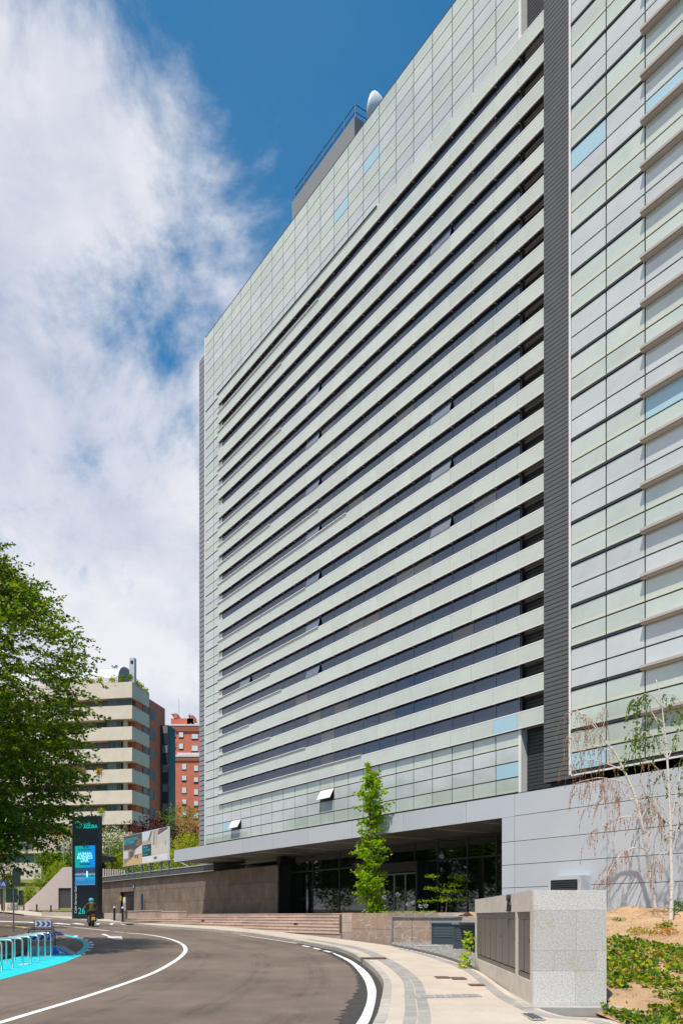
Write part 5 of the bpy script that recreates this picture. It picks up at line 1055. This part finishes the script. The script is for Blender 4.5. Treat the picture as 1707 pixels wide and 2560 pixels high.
def photo_fn(nt, N, L, p):
    tc = N.new('ShaderNodeTexCoord'); sp = N.new('ShaderNodeSeparateXYZ'); L.new(tc.outputs['Generated'], sp.inputs[0]); r = N.new('ShaderNodeValToRGB'); el = r.color_ramp.elements; el[0].position = 0; el[0].color = (.12, .3, .6, 1); el[1].position = 1; el[1].color = (.0, .1, .25, 1)
    for pos, c in ((.12, (.03, .25, .55)), (.3, (.0, .32, .7)), (.45, (.02, .45, .8)), (.55, (.0, .08, .12)), (.62, (.3, .5, .8)), (.72, (.06, .06, .09)), (.85, (.04, .06, .12))): q = el.new(pos); q.color = c + (1,)
    ad = N.new('ShaderNodeMath'); ad.operation = 'MULTIPLY_ADD'; L.new(nz(N, L, tc.outputs['Generated'], 5, 5, .6), ad.inputs[0]); ad.inputs[1].default_value = .22; ad2 = N.new('ShaderNodeMath'); ad2.operation = 'SUBTRACT'; L.new(sp.outputs[2], ad2.inputs[0]); ad2.inputs[1].default_value = .11; L.new(ad2.outputs[0], ad.inputs[2]); L.new(ad.outputs[0], r.inputs[0]); L.new(r.outputs[0], p.inputs['Emission Color']); p.inputs['Emission Strength'].default_value = .8; p.inputs['Base Color'].default_value = (0, .02, .03, 1)
tx = lambda px: -w2 + (px - 181) / (244 - 181) * tw_; tz = lambda py: hz_ * (2287.5 - py) / (2287.5 - 2043)
mb = MB(); mb.box(tx(189), tx(237.5), -.02, 0, tz(2170.5), tz(2116)); scr = obj('screen', mb, surf('screen_gradient', scr_fn), tot, TM)
mb = MB(); mb.box(tx(189), tx(237.5), -.02, 0, tz(2214), tz(2170.8)); pic = obj('screen_picture', mb, surf('screen_photo', photo_fn), tot, TM)
XR = Matrix.Rotation(R(90), 4, 'X'); PALE = emit('screen_pale', (.35, .85, .95), .8); DKB = emit('screen_dark', (.0, .12, .16), .5); WHL = mat('white_letters', (.7, .72, .72), .5)
for txt, py in (('HUMAN', 2140.5), ('BUSINESS', 2148.5), ('LINK', 2156.5)): local_text(txt, .34, PALE, scr, TM @ Matrix.Translation((tx(213), -.026, tz(py))) @ XR, .002, 0, 'CENTER')
for q in ((197.5, 228.5, 2127.5, 2124.8), (201, 227, 2164, 2159.5)): mb = MB(); mb.box(tx(q[0]), tx(q[1]), -.024, -.02, tz(q[2]), tz(q[3])); obj('text_line', mb, DKB, scr, TM)
mb = MB(); RED = emit('screen_red', (.5, .04, .04), .7); mb.box(tx(194), tx(211), -.024, -.02, tz(2201), tz(2198)); obj('picture_detail', mb, RED, pic, TM); mb = MB(); mb.box(tx(217), tx(220), -.024, -.02, tz(2194), tz(2179)); obj('picture_detail', mb, PALE, pic, TM)
local_text('ONE', .30, TEAL, tot, TM @ Matrix.Translation((tx(209.5), -.006, tz(2065.5))) @ XR, .004); local_text('ÁGORA', .36, TEAL, tot, TM @ Matrix.Translation((tx(209.5), -.006, tz(2073.2))) @ XR, .004, .012)
mb = MB(); lg = lambda x, y: (tx(175 + x / 20.9), -.012, tz(2040 + y / 20.9))
for ln in (((390, 290), (390, 650), (560, 670), (560, 400), (390, 290)), ((390, 290), (300, 370), (290, 580)), ((560, 400), (620, 440), (640, 580))): mb.tube([lg(*q) for q in ln], .022, 4)
obj('logo', mb, TEAL, tot, TM)
Mv = TM @ Matrix.Translation((tx(192.5), -.006, tz(2284))) @ XR @ Matrix.Rotation(R(90), 4, 'Z'); local_text('Calle Serrano Galvache', .27, WHL, tot, Mv, .003); local_text('26', .66, TEAL, tot, TM @ Matrix.Translation((tx(196), -.006, tz(2285.3))) @ XR, .004, .006)
# ---- billboard on posts above the stone wall
Db = 25.6; ba, bb = P(308, 0, Yd(308, Db)), P(421.5, 0, Yd(421.5, Db)); s_a, s_b = S(308, Db), S(421.5, Db)
BM = FM @ Matrix.Translation((-s_a, Db, 0)); bw = s_a - s_b; bz0, bz1 = Hh(308, 2167.5, Db), Hh(308, 2092, Db); bz1 = (Hh(308, 2092, Db) + Hh(421.5, 2067, Db)) / 2; bz0 = (Hh(308, 2167.5, Db) + Hh(421.5, 2151.5, Db)) / 2
bil = empty('billboard', FM @ Vector((-(s_a + s_b) / 2, Db, 3.7))); tag(bil, 'printed billboard with interior views on steel posts above the dark wall', 'billboard')
bx = lambda u_: u_ * bw; bzz = lambda v_: bz0 + (bz1 - bz0) * v_
mb = MB(); mb.box(0, bw, 0, .12, bz0, bz1); obj('panel', mb, SHUT, bil, BM)
def patch(poly_, c, k, name='print'):
    mb = MB(); y = -.003 * k; mb.add([(bx(u_), y, bzz(v_)) for u_, v_ in poly_], [tuple(range(len(poly_)))]); return obj(name, mb, mat('print_ink', c, .55, var=.06, vscale=2.), bil, BM)
rect = lambda a, b, c, d: [(a, c), (b, c), (b, d), (a, d)]
patch(rect(.01, .445, .01, .99), (.30, .25, .22), 1); patch([(.01, .55), (.30, .48), (.445, .62), (.445, .99), (.01, .99)], (.075, .062, .058), 2); patch([(.01, .01), (.445, .01), (.445, .30), (.25, .33), (.01, .02)], (.62, .43, .19), 2); patch(rect(.01, .12, .25, .50), (.62, .62, .66), 2); patch([(.13, .22), (.20, .18), (.20, .55), (.13, .52)], (.42, .27, .2), 3); patch([(.16, .24), (.25, .28), (.25, .46), (.16, .46)], (.12, .08, .07), 4); patch([(.27, .33), (.445, .33), (.445, .62), (.30, .50)], (.66, .64, .66), 3); patch([(.01, .02), (.10, .22), (.22, .25), (.10, .16), (.03, .02)], (.25, .2, .17), 4); patch([(.30, .60), (.42, .60), (.43, .78), (.36, .82)], (.2, .13, .08), 4)
patch(rect(.28, .31, .22, .32), (.05, .05, .06), 5); patch(rect(.33, .355, .2, .31), (.05, .05, .06), 5)
patch(rect(.45, .985, .20, .99), (.60, .55, .48), 1); patch([(.45, .72), (.58, .72), (.65, .90), (.65, .99), (.45, .99)], (.62, .70, .74), 2); patch([(.57, .68), (.62, .72), (.67, .96), (.64, .98)], (.16, .13, .11), 3); patch([(.79, .80), (.985, .93), (.985, .99), (.82, .99), (.79, .92)], (.14, .115, .11), 3); patch([(.79, .76), (.985, .88), (.985, .92), (.79, .80)], (.75, .74, .72), 3); patch([(.68, .55), (.72, .52), (.74, .96), (.70, .97)], (.38, .32, .27), 3); patch([(.745, .42), (.765, .42), (.78, .99), (.755, .99)], (.5, .44, .38), 3); patch(rect(.66, .985, .24, .52), (.66, .60, .52), 2); patch(rect(.45, .64, .60, .70), (.45, .4, .33), 2); patch(rect(.93, .945, .45, .62), (.4, .33, .28), 3)
patch(rect(.45, .985, .02, .22), (.74, .74, .75), 4); patch(rect(.455, .645, .22, .58), (.012, .035, .045), 6, 'logo_panel')
TEALP = mat('teal_print', (.0, .50, .58), .5)
def btext(t_, size, u_, v_, m, k=7, rot=0): return local_text(t_, size, m, bil, BM @ Matrix.Translation((bx(u_), -.004 * k, bzz(v_))) @ XR, .002, .004)
btext('ALQUILERES OFICINAS', .34, .03, .80, TEALP); btext('NEXT OPENING', .36, .03, .70, TEALP); btext('ONE', .24, .54, .46, TEALP, 9); btext('ÁGORA', .27, .535, .37, TEALP, 9); btext('oneagora.es', .2, .485, .26, TEALP, 9)
btext('CBRE', .3, .70, .09, mat('ink_green', (.02, .10, .09), .5), 7); btext('91 000 00', .22, .83, .10, mat('ink_pale', (.45, .47, .48), .5), 7) if False else None
mb = MB(); lb = lambda u_, v_: (bx(u_), -.035, bzz(v_)); mb.tube([lb(.50, .53), lb(.50, .34), lb(.525, .35), lb(.525, .48), lb(.50, .53)], .03, 4); obj('logo', mb, TEALP, bil, BM)
for u_ in (.06, .19, .39, .57, .80, .95):
    mb = MB(); mb.box(bx(u_) - .09, bx(u_) + .09, .14, .3, 3.6, bz1 - .3); obj('post', mb, mat('post_steel', (.20, .24, .29), .4, metal=.4), bil, BM)
mb = MB(); mb.tube([(bw + .1, .3, bz1 - 2.6), (bw + 1.0, 1.8, 3.7)], .05, 6); obj('brace', mb, M_['steel'], bil, BM)
# ---- wall door details
mb = MB(); s1 = S(309, DS - .35); s2 = S(315, DS - .35); fbox(mb, s1, s2, DS - .4, DS - .32, .12, Hh(311, 2244, DS)); fbox(mb, s1 - .06, s2 + .06, DS - .41, DS - .4, 1.2, Hh(311, 2246, DS), 1); tag(obj('info_post', mb, [M_['steel'], SHUT], M=FM), 'slim pale information post beside the dark wall doorway', 'post')
mb = MB(); p = S(354.5, DS - .4); fbox(mb, p + .07, p - .07, DS - .45, DS - .3, .1, Hh(354, 2237, DS)); tag(obj('blue_post', mb, mat('blue_post', (.01, .05, .13), .4), M=FM), 'narrow dark blue post on the plaza before the stone wall', 'post')
mb = MB(); p = S(328, DS - .4); h = Hh(328, 2219, DS); fbox(mb, p + .16, p - .06, DS - .2, DS - .04, h - .14, h + .14); fbox(mb, p + .02, p - .06, DS - .22, DS - .2, h - .1, h + .12, 1); tag(obj('wall_lamp', mb, [M_['black'], emit('blue_lamp', (.05, .35, .9), 1.5)], M=FM), 'small lit blue lamp above the dark wall doorway', 'lamp')
mb = MB(); p = S(300.5, DS - .2); h = Hh(300, 2247, DS); fbox(mb, p + .07, p - .07, DS - .2, DS - .1, h - .25, h + .22); tag(obj('call_box', mb, mat('yellow_box', (.65, .42, .02), .4), M=FM), 'small yellow call box on the stone wall beside the doorway', 'box')
# ---- bollards
def bollard(px, Y, h, r_, m, cap, lab, grp):
    p = P(px, 0, Y); z = g(Y) + (.12 if Y < 66 else 0); t = empty('bollard', (p.x, Y, z)); tag(t, lab, 'bollard', grp); mb = MB(); mb.lathe([(r_ * 1.25, -.05), (r_ * 1.25, .04), (r_, .06), (r_, h - .1)], 12, 0, Matrix.Translation((p.x, Y, z))); obj('shaft', mb, m, t); mb = MB(); mb.lathe([(r_, h - .1), (r_ * 1.05, h - .06), (r_ * .8, h), (.01, h + .02)], 12, 0, Matrix.Translation((p.x, Y, z))); obj('cap', mb, cap, t)
bollard(286, 58.5, .98, .075, M_['black'], SHUT, 'black bollard with white cap standing alone nearer the totem', 'white-capped bollards'); bollard(306.5, 57.0, .98, .075, M_['black'], SHUT, 'black bollard with white cap against the end of the steps', 'white-capped bollards')
bollard(92, 80, .85, .07, M_['black'], M_['black'], 'black bollard in front of the pink wall, away from the gate', 'far bollards'); bollard(127.5, 79, .8, .07, M_['black'], M_['black'], 'black bollard in front of the pink wall, nearer the gate', 'far bollards')
# ---- signs on poles
p = G(34, 2331, .12); t = empty('direction_sign', p); tag(t, 'dark sign panel seen from behind on a thin pole', 'sign'); mb = MB(); hp = (p.y / F) * (2331 - 2172); mb.tube([p, p + Vector((0, 0, hp))], .035, 8); obj('pole', mb, M_['louver'], t); mb = MB(); mb.box(p.x - .03, p.x + .36, p.y - .07, p.y - .03, p.z + hp * .72, p.z + hp); obj('panel', mb, mat('sign_back', (.02, .03, .03), .5), t)
Yk = 77.; p = P(9.5, 0, Yk); t = empty('crossing_sign', (p.x, Yk, g(Yk))); tag(t, 'blue square pedestrian crossing sign with white triangle', 'sign'); zt_ = P(0, 2203.5, Yk).z; hs_ = 14.5 / F * Yk; mb = MB(); mb.tube([(p.x, Yk, g(Yk)), (p.x, Yk, zt_)], .04, 8); obj('pole', mb, M_['steel'], t); mb = MB(); mb.box(p.x - hs_ / 2, p.x + hs_ / 2, Yk - .08, Yk - .05, zt_ - hs_, zt_); pn = obj('panel', mb, mat('sign_blue', (.01, .10, .45), .4), t)
mb = MB(); mb.add([(p.x - hs_ * .38, Yk - .085, zt_ - hs_ * .85), (p.x + hs_ * .38, Yk - .085, zt_ - hs_ * .85), (p.x, Yk - .085, zt_ - hs_ * .12)], [(0, 1, 2)]); tr_ = obj('triangle', mb, SHUT, pn); mb = MB(); mb.tube([(p.x, Yk - .09, zt_ - hs_ * .36), (p.x - .01, Yk - .09, zt_ - hs_ * .62), (p.x - .1, Yk - .09, zt_ - hs_ * .82)], .022, 4); mb.tube([(p.x, Yk - .09, zt_ - hs_ * .6), (p.x + .09, Yk - .09, zt_ - hs_ * .82)], .02, 4); obj('walker', mb, M_['black'], tr_)
p = P(161, 0, 93); mb = MB(); mb.tube([(p.x, 93, hill_h(p.x, 93)), (p.x - .1, 93, P(0, 2108, 93).z)], [.07, .05], 8); mb.tube([(p.x - .1, 93, P(0, 2108, 93).z), (p.x + .7, 93, P(0, 2107, 93).z)], .035, 6); mb.box(p.x + .5, p.x + .95, 92.9, 93.1, P(0, 2108.5, 93).z, P(0, 2106.5, 93).z); tag(obj('street_lamp', mb, M_['steel']), 'slender street lamp post on the grassy bank by the totem', 'lamp')
for px in (246.5, 274):
    p = P(px, 0, 92); mb = MB(); mb.tube([(p.x, 92, hill_h(p.x, 92) - .1), (p.x, 92, P(0, 2108, 92).z)], .05, 8); tag(obj('fence_post', mb, M_['steel']), 'thin grey post in front of the white flowering shrub, ' + ('beside the totem' if px < 250 else 'nearer the billboard'), 'post', 'posts behind the totem')
# ---- cycle racks
RP_ = [(4, 2429.1), (31.5, 2422.4), (56.4, 2415.8), (77.1, 2410), (96.2, 2404.2), (112.8, 2399.2), (126.9, 2394.3)]
rack0 = None
for i, (x, y) in enumerate(RP_):
    b = G(x, y)
    if rack0 is None:
        rack0 = empty('cycle_rack', b); R_ = WM[rack0]; H_ = .80; W_ = .76; mb = MB(); rr = .11
        pts = [(0, 0, -.02), (0, 0, H_ - rr)] + [(-rr + rr * math.cos(a), 0, H_ - rr + rr * math.sin(a)) for a in np.linspace(0, math.pi / 2, 6)][1:] + [(-W_ + rr - rr * math.sin(a), 0, H_ - rr + rr * math.cos(a)) for a in np.linspace(0, math.pi / 2, 6)] + [(-W_, 0, -.02)]
        rt = Matrix.Rotation(R(-4), 4, 'Z'); mb.tube([rt @ Vector(q) for q in pts], .026, 10); obj('hoop', mb, M_['steel'], rack0, R_, smooth=True)
        for q in ((0, 0, 0), (-W_, 0, 0)): mbf = MB(); v = rt @ Vector(q); mbf.lathe([(.06, 0.004), (.06, .015), (.03, .02)], 12, 0, Matrix.Translation(v)); obj('foot_plate', mbf, M_['steel'], rack0, R_)
        o = rack0
    else: o = copy_tree(rack0, Matrix.Translation(b))
    tag(o, 'steel hoop cycle rack standing on the cyan bay', 'cycle rack', 'cycle racks on the cyan bay')
# ---- chevron boards and island nose markers
SB = mat('chevron_blue', (.008, .06, .42), .45); SW = mat('chevron_white', (.55, .55, .55), .5)
def chevron(px0, px1, py_top, py_bot, py_base, Y, lab):
    a = P(px0, py_base, Y); b = P(px1, py_base, Y); zt_ = P(0, py_top, Y).z; zb_ = P(0, py_bot, Y).z; zg = g(Y); t = empty('chevron_board', ((a.x + b.x) / 2, Y, zg)); tag(t, lab, 'sign', 'chevron boards'); w = b.x - a.x
    mb = MB(); r_ = .09; mb.tube([(a.x, Y, zg), (a.x, Y, zt_ - r_), (a.x + r_ * .4, Y, zt_ - r_ * .2), (a.x + r_, Y, zt_), (b.x - r_, Y, zt_), (b.x - r_ * .4, Y, zt_ - r_ * .2), (b.x, Y, zt_ - r_), (b.x, Y, zg)], .03, 8); obj('tube_frame', mb, mat('frame_grey', (.30, .29, .27), .4, metal=.5), t, smooth=True)
    mb = MB(); mb.box(a.x + .05, b.x - .05, Y - .015, Y + .015, zb_, zt_ - .06); pn = obj('board', mb, SW, t); hh = zt_ - .06 - zb_
    for k in range(3):
        x = a.x + w * (.10 + .29 * k); s = w * .13; z = zb_ + hh * .5; q = hh * .38; mb = MB(); mb.prism([(x, z + q), (x + s, z + q), (x + s * 2.0, z), (x + s, z - q), (x, z - q), (x + s * .9, z)], 0, .008, 0, Matrix(((1, 0, 0, 0), (0, 0, -1, Y - .017), (0, 1, 0, 0), (0, 0, 0, 1)))); obj('chevron', mb, SB, pn)
chevron(85.5, 129.5, 2299.5, 2318.5, 2332, 41.5, 'white chevron board with three blue arrows behind the nearer board'); chevron(71, 137.5, 2324.5, 2354, 2372, 31.0, 'larger chevron board with blue arrows directly behind the cycle racks')
# concrete nose with painted arrow
nb = G(64, 2390.5); ne = G(179, 2388.5); Yn = (nb.y + ne.y) / 2; x0, x1 = nb.x, P(179, 0, Yn).x; xm = P(133, 0, Yn).x; zt_ = P(0, 2367.5, Yn).z; zg = g(Yn)
t = empty('island_nose', ((x0 + x1) / 2, Yn, zg)); tag(t, 'low grey island nose block with blue arrow panel, nearer the racks', 'road marker', 'island noses'); mb = MB(); pr_ = [(x0, zg - .02), (x0 + .06, zt_), (P(142, 0, Yn).x, zt_), (x1, zg + .02), (x1, zg - .02)]; n = len(pr_)
mb.add([(x, Yn, z) for x, z in pr_] + [(x, Yn + .7, z) for x, z in pr_], [tuple(range(n - 1, -1, -1)), tuple(range(n, 2 * n))] + [(i, (i + 1) % n, n + (i + 1) % n, n + i) for i in range(n)]); obj('block', mb, mat('block_grey', (.27, .29, .30), .7), t)
mb = MB(); mb.add([(xm, Yn - .006, zg + .04), (P(172, 0, Yn).x, Yn - .006, zg + .04), (P(139, 0, Yn).x, Yn - .006, zt_ - .02), (xm, Yn - .006, zt_ - .02)], [(0, 1, 2, 3)]); ap = obj('arrow_panel', mb, SB, t); hh = zt_ - zg; mb = MB(); ax = P(166, 0, Yn).x; mb.add([(xm + .18, Yn - .012, zg + hh * .22), (ax, Yn - .012, zg + hh * .16), (xm + .08, Yn - .012, zt_ - .06), (xm + .22, Yn - .012, zg + hh * .42)], [(0, 1, 3), (1, 2, 3)]); obj('arrow', mb, SW, ap)
Yn = 37.; t = empty('island_nose', (P(145, 0, Yn).x, Yn, g(Yn))); tag(t, 'small blue and white island nose beside the smaller chevron board', 'road marker', 'island noses'); a = [P(x, y, Yn) for x, y in ((128, 2340), (128, 2330), (141, 2331), (153, 2340))]; mb = MB(); n = 4; mb.add([(q.x, Yn, max(q.z, g(Yn) - .02)) for q in a] + [(q.x, Yn + .5, max(q.z, g(Yn) - .02)) for q in a], [tuple(range(n - 1, -1, -1)), tuple(range(n, 2 * n))] + [(i, (i + 1) % n, n + (i + 1) % n, n + i) for i in range(n)]); obj('block', mb, SB, t); mb = MB(); mb.add([(P(138, 0, Yn).x, Yn - .006, P(0, 2333, Yn).z), (P(149, 0, Yn).x, Yn - .006, P(0, 2338.5, Yn).z), (P(138, 0, Yn).x, Yn - .006, P(0, 2338.5, Yn).z)], [(0, 1, 2)]); obj('arrow', mb, SW, t)

# ================================================================== MOTORCYCLE AND RIDER
bp = G(228, 2317); hd = R(24); mc = empty('motorcycle', bp, hd); tag(mc, 'black motorcycle with yellow plate riding away from the camera', 'motorcycle'); MM = WM[mc]; RUB = mat('tyre_rubber', (.012, .012, .012), .8); BLK = mat('bike_black', (.015, .015, .018), .3)
def wheel(y, r_, par):
    M1 = MM @ Matrix.Translation((0, y, r_)) @ Matrix.Rotation(R(90), 4, 'Y'); mb = MB(); mb.lathe([(r_ - .09, -.05), (r_ - .02, -.065), (r_, -.03), (r_, .03), (r_ - .02, .065), (r_ - .09, .05)], 24, 0, M1); ty = obj('tyre', mb, RUB, par, smooth=True); mb = MB(); mb.lathe([(.03, -.06), (.06, -.03), (r_ - .1, -.03), (r_ - .09, .03), (.06, .03), (.03, .06)], 18, 0, M1); obj('rim', mb, M_['louver'], ty)
wheel(-.68, .31, mc); wheel(.72, .31, mc)
def mpart(name, m, *boxes, bevel=.03):
    mb = MB(); [mb.box(*b, 0, MM) for b in boxes]; return obj(name, mb, m, mc, bevel=bevel)
mpart('frame', BLK, (-.12, .12, -.35, .35, .32, .62)); mpart('engine', M_['louver'], (-.2, .2, -.12, .3, .22, .52)); mpart('fuel_tank', BLK, (-.15, .15, .02, .5, .68, .92), bevel=.07); mpart('seat', RUB, (-.15, .15, -.72, .05, .74, .82), bevel=.03); mpart('tail', BLK, (-.11, .11, -.92, -.5, .62, .74)); mpart('tail_lamp', emit('tail_red', (.5, .01, .01), .4), (-.08, .08, -.96, -.92, .66, .73), bevel=.01); mpart('number_plate', mat('plate_yellow', (.75, .5, .02), .4), (-.1, .1, -.97, -.955, .38, .58), bevel=.004); mpart('plate_holder', BLK, (-.03, .03, -.95, -.88, .4, .68), bevel=.01); mpart('headlamp', BLK, (-.12, .12, .7, .86, .82, 1.0), bevel=.05)
mb = MB(); mb.tube([MM @ Vector(q) for q in ((.17, .1, .3), (.2, -.3, .32), (.22, -.8, .45))], [.035, .045, .05], 8); obj('exhaust', mb, M_['steel'], mc); mb = MB(); mb.tube([MM @ Vector(q) for q in ((-.4, .42, 1.02), (-.2, .55, 1.04), (.2, .55, 1.04), (.4, .42, 1.02))], .016, 6); obj('handlebar', mb, BLK, mc)
for s_ in (-1, 1): mb = MB(); mb.tube([MM @ Vector(q) for q in ((s_ * .07, .72, .31), (s_ * .08, .52, 1.0))], .03, 6); obj('fork', mb, M_['steel'], mc); mb = MB(); mb.tube([MM @ Vector(q) for q in ((s_ * .3, .5, 1.03), (s_ * .36, .5, 1.2))], .008, 5); mb.box(s_ * .36 - .06, s_ * .36 + .06, .48, .51, 1.18, 1.26, 0, MM); obj('mirror', mb, BLK, mc)
rider = empty('person', MM @ Vector((0, -.2, .82)), hd); tag(rider, 'rider in olive shirt and blue helmet sitting on the motorcycle', 'person')
def skin_body():
    V = []; E_ = []; Rr = []
    def v(x, y, z, r_, par=None):
        V.append((x, y, z)); Rr.append(r_); i = len(V) - 1
        if par is not None: E_.append((par, i))
        return i
    pel = v(0, -.22, .90, .15); wst = v(0, -.18, 1.08, .135, pel); ch = v(0, -.10, 1.27, .165, wst); nb_ = v(0, -.05, 1.42, .10, ch); nk = v(0, -.02, 1.48, .058, nb_); hd_ = v(0, .02, 1.58, .092, nk); v(0, .035, 1.67, .075, hd_); v(0, .12, 1.57, .028, hd_)
    for s in (-1, 1):
        sh = v(s * .19, -.07, 1.38, .072, nb_); el = v(s * .36, .10, 1.18, .048, sh); wr = v(s * .37, .36, 1.06, .032, el); pm = v(s * .36, .42, 1.045, .034, wr)
        for k, (dx, ln) in enumerate(((-.036, .055), (-.012, .062), (.012, .058), (.036, .045))):
            a_ = v(s * .36 + dx, .455, 1.05, .010, pm); b_ = v(s * .36 + dx, .48, 1.03, .009, a_); v(s * .36 + dx, .462, 1.0, .008, b_)
        th = v(s * .36 - s * .05, .425, 1.02, .011, pm); v(s * .36 - s * .05, .45, .995, .009, th)
        hp = v(s * .11, -.2, .88, .115, pel); kn = v(s * .22, .2, .74, .075, hp); an = v(s * .2, .0, .36, .048, kn); v(s * .21, .17, .31, .04, an)
    me = bpy.data.meshes.new('body'); me.from_pydata(V, E_, []); o = bpy.data.objects.new('body', me); col.objects.link(o); sk = o.modifiers.new('skin', 'SKIN'); sk.use_smooth_shade = True
    for i, r_ in enumerate(Rr): me.skin_vertices[0].data[i].radius = (r_, r_)
    me.skin_vertices[0].data[0].use_root = True; o.modifiers.new('sub', 'SUBSURF').levels = 2; bpy.context.view_layer.update(); ev = bpy.data.meshes.new_from_object(o.evaluated_get(bpy.context.evaluated_depsgraph_get())); bpy.data.objects.remove(o)
    ev.materials.clear()
    for c, r_ in (((.075, .075, .006), .8), ((.02, .02, .028), .8), ((.45, .20, .12), .55)): ev.materials.append(mat('rider_cloth', c, r_))
    for f in ev.polygons:
        c = f.center; f.material_index = 2 if (c.z > 1.47 or (abs(c.x) > .27 and c.z > .95 and c.y > .02)) else (0 if c.z > .97 or False else 1); f.use_smooth = True
    return ev
obj('body', skin_body(), None, rider, MM)
mb = MB(); prof = [(.16 * math.sin(t), -.15 * math.cos(t)) for t in np.linspace(.95, 3.1, 10)]; mb.lathe(prof, 18, 0, MM @ Matrix.Translation((0, .02, 1.60)) @ Matrix.Rotation(R(-8), 4, 'X')); obj('helmet', mb, mat('helmet_blue', (.05, .36, .55), .25), rider, smooth=True)
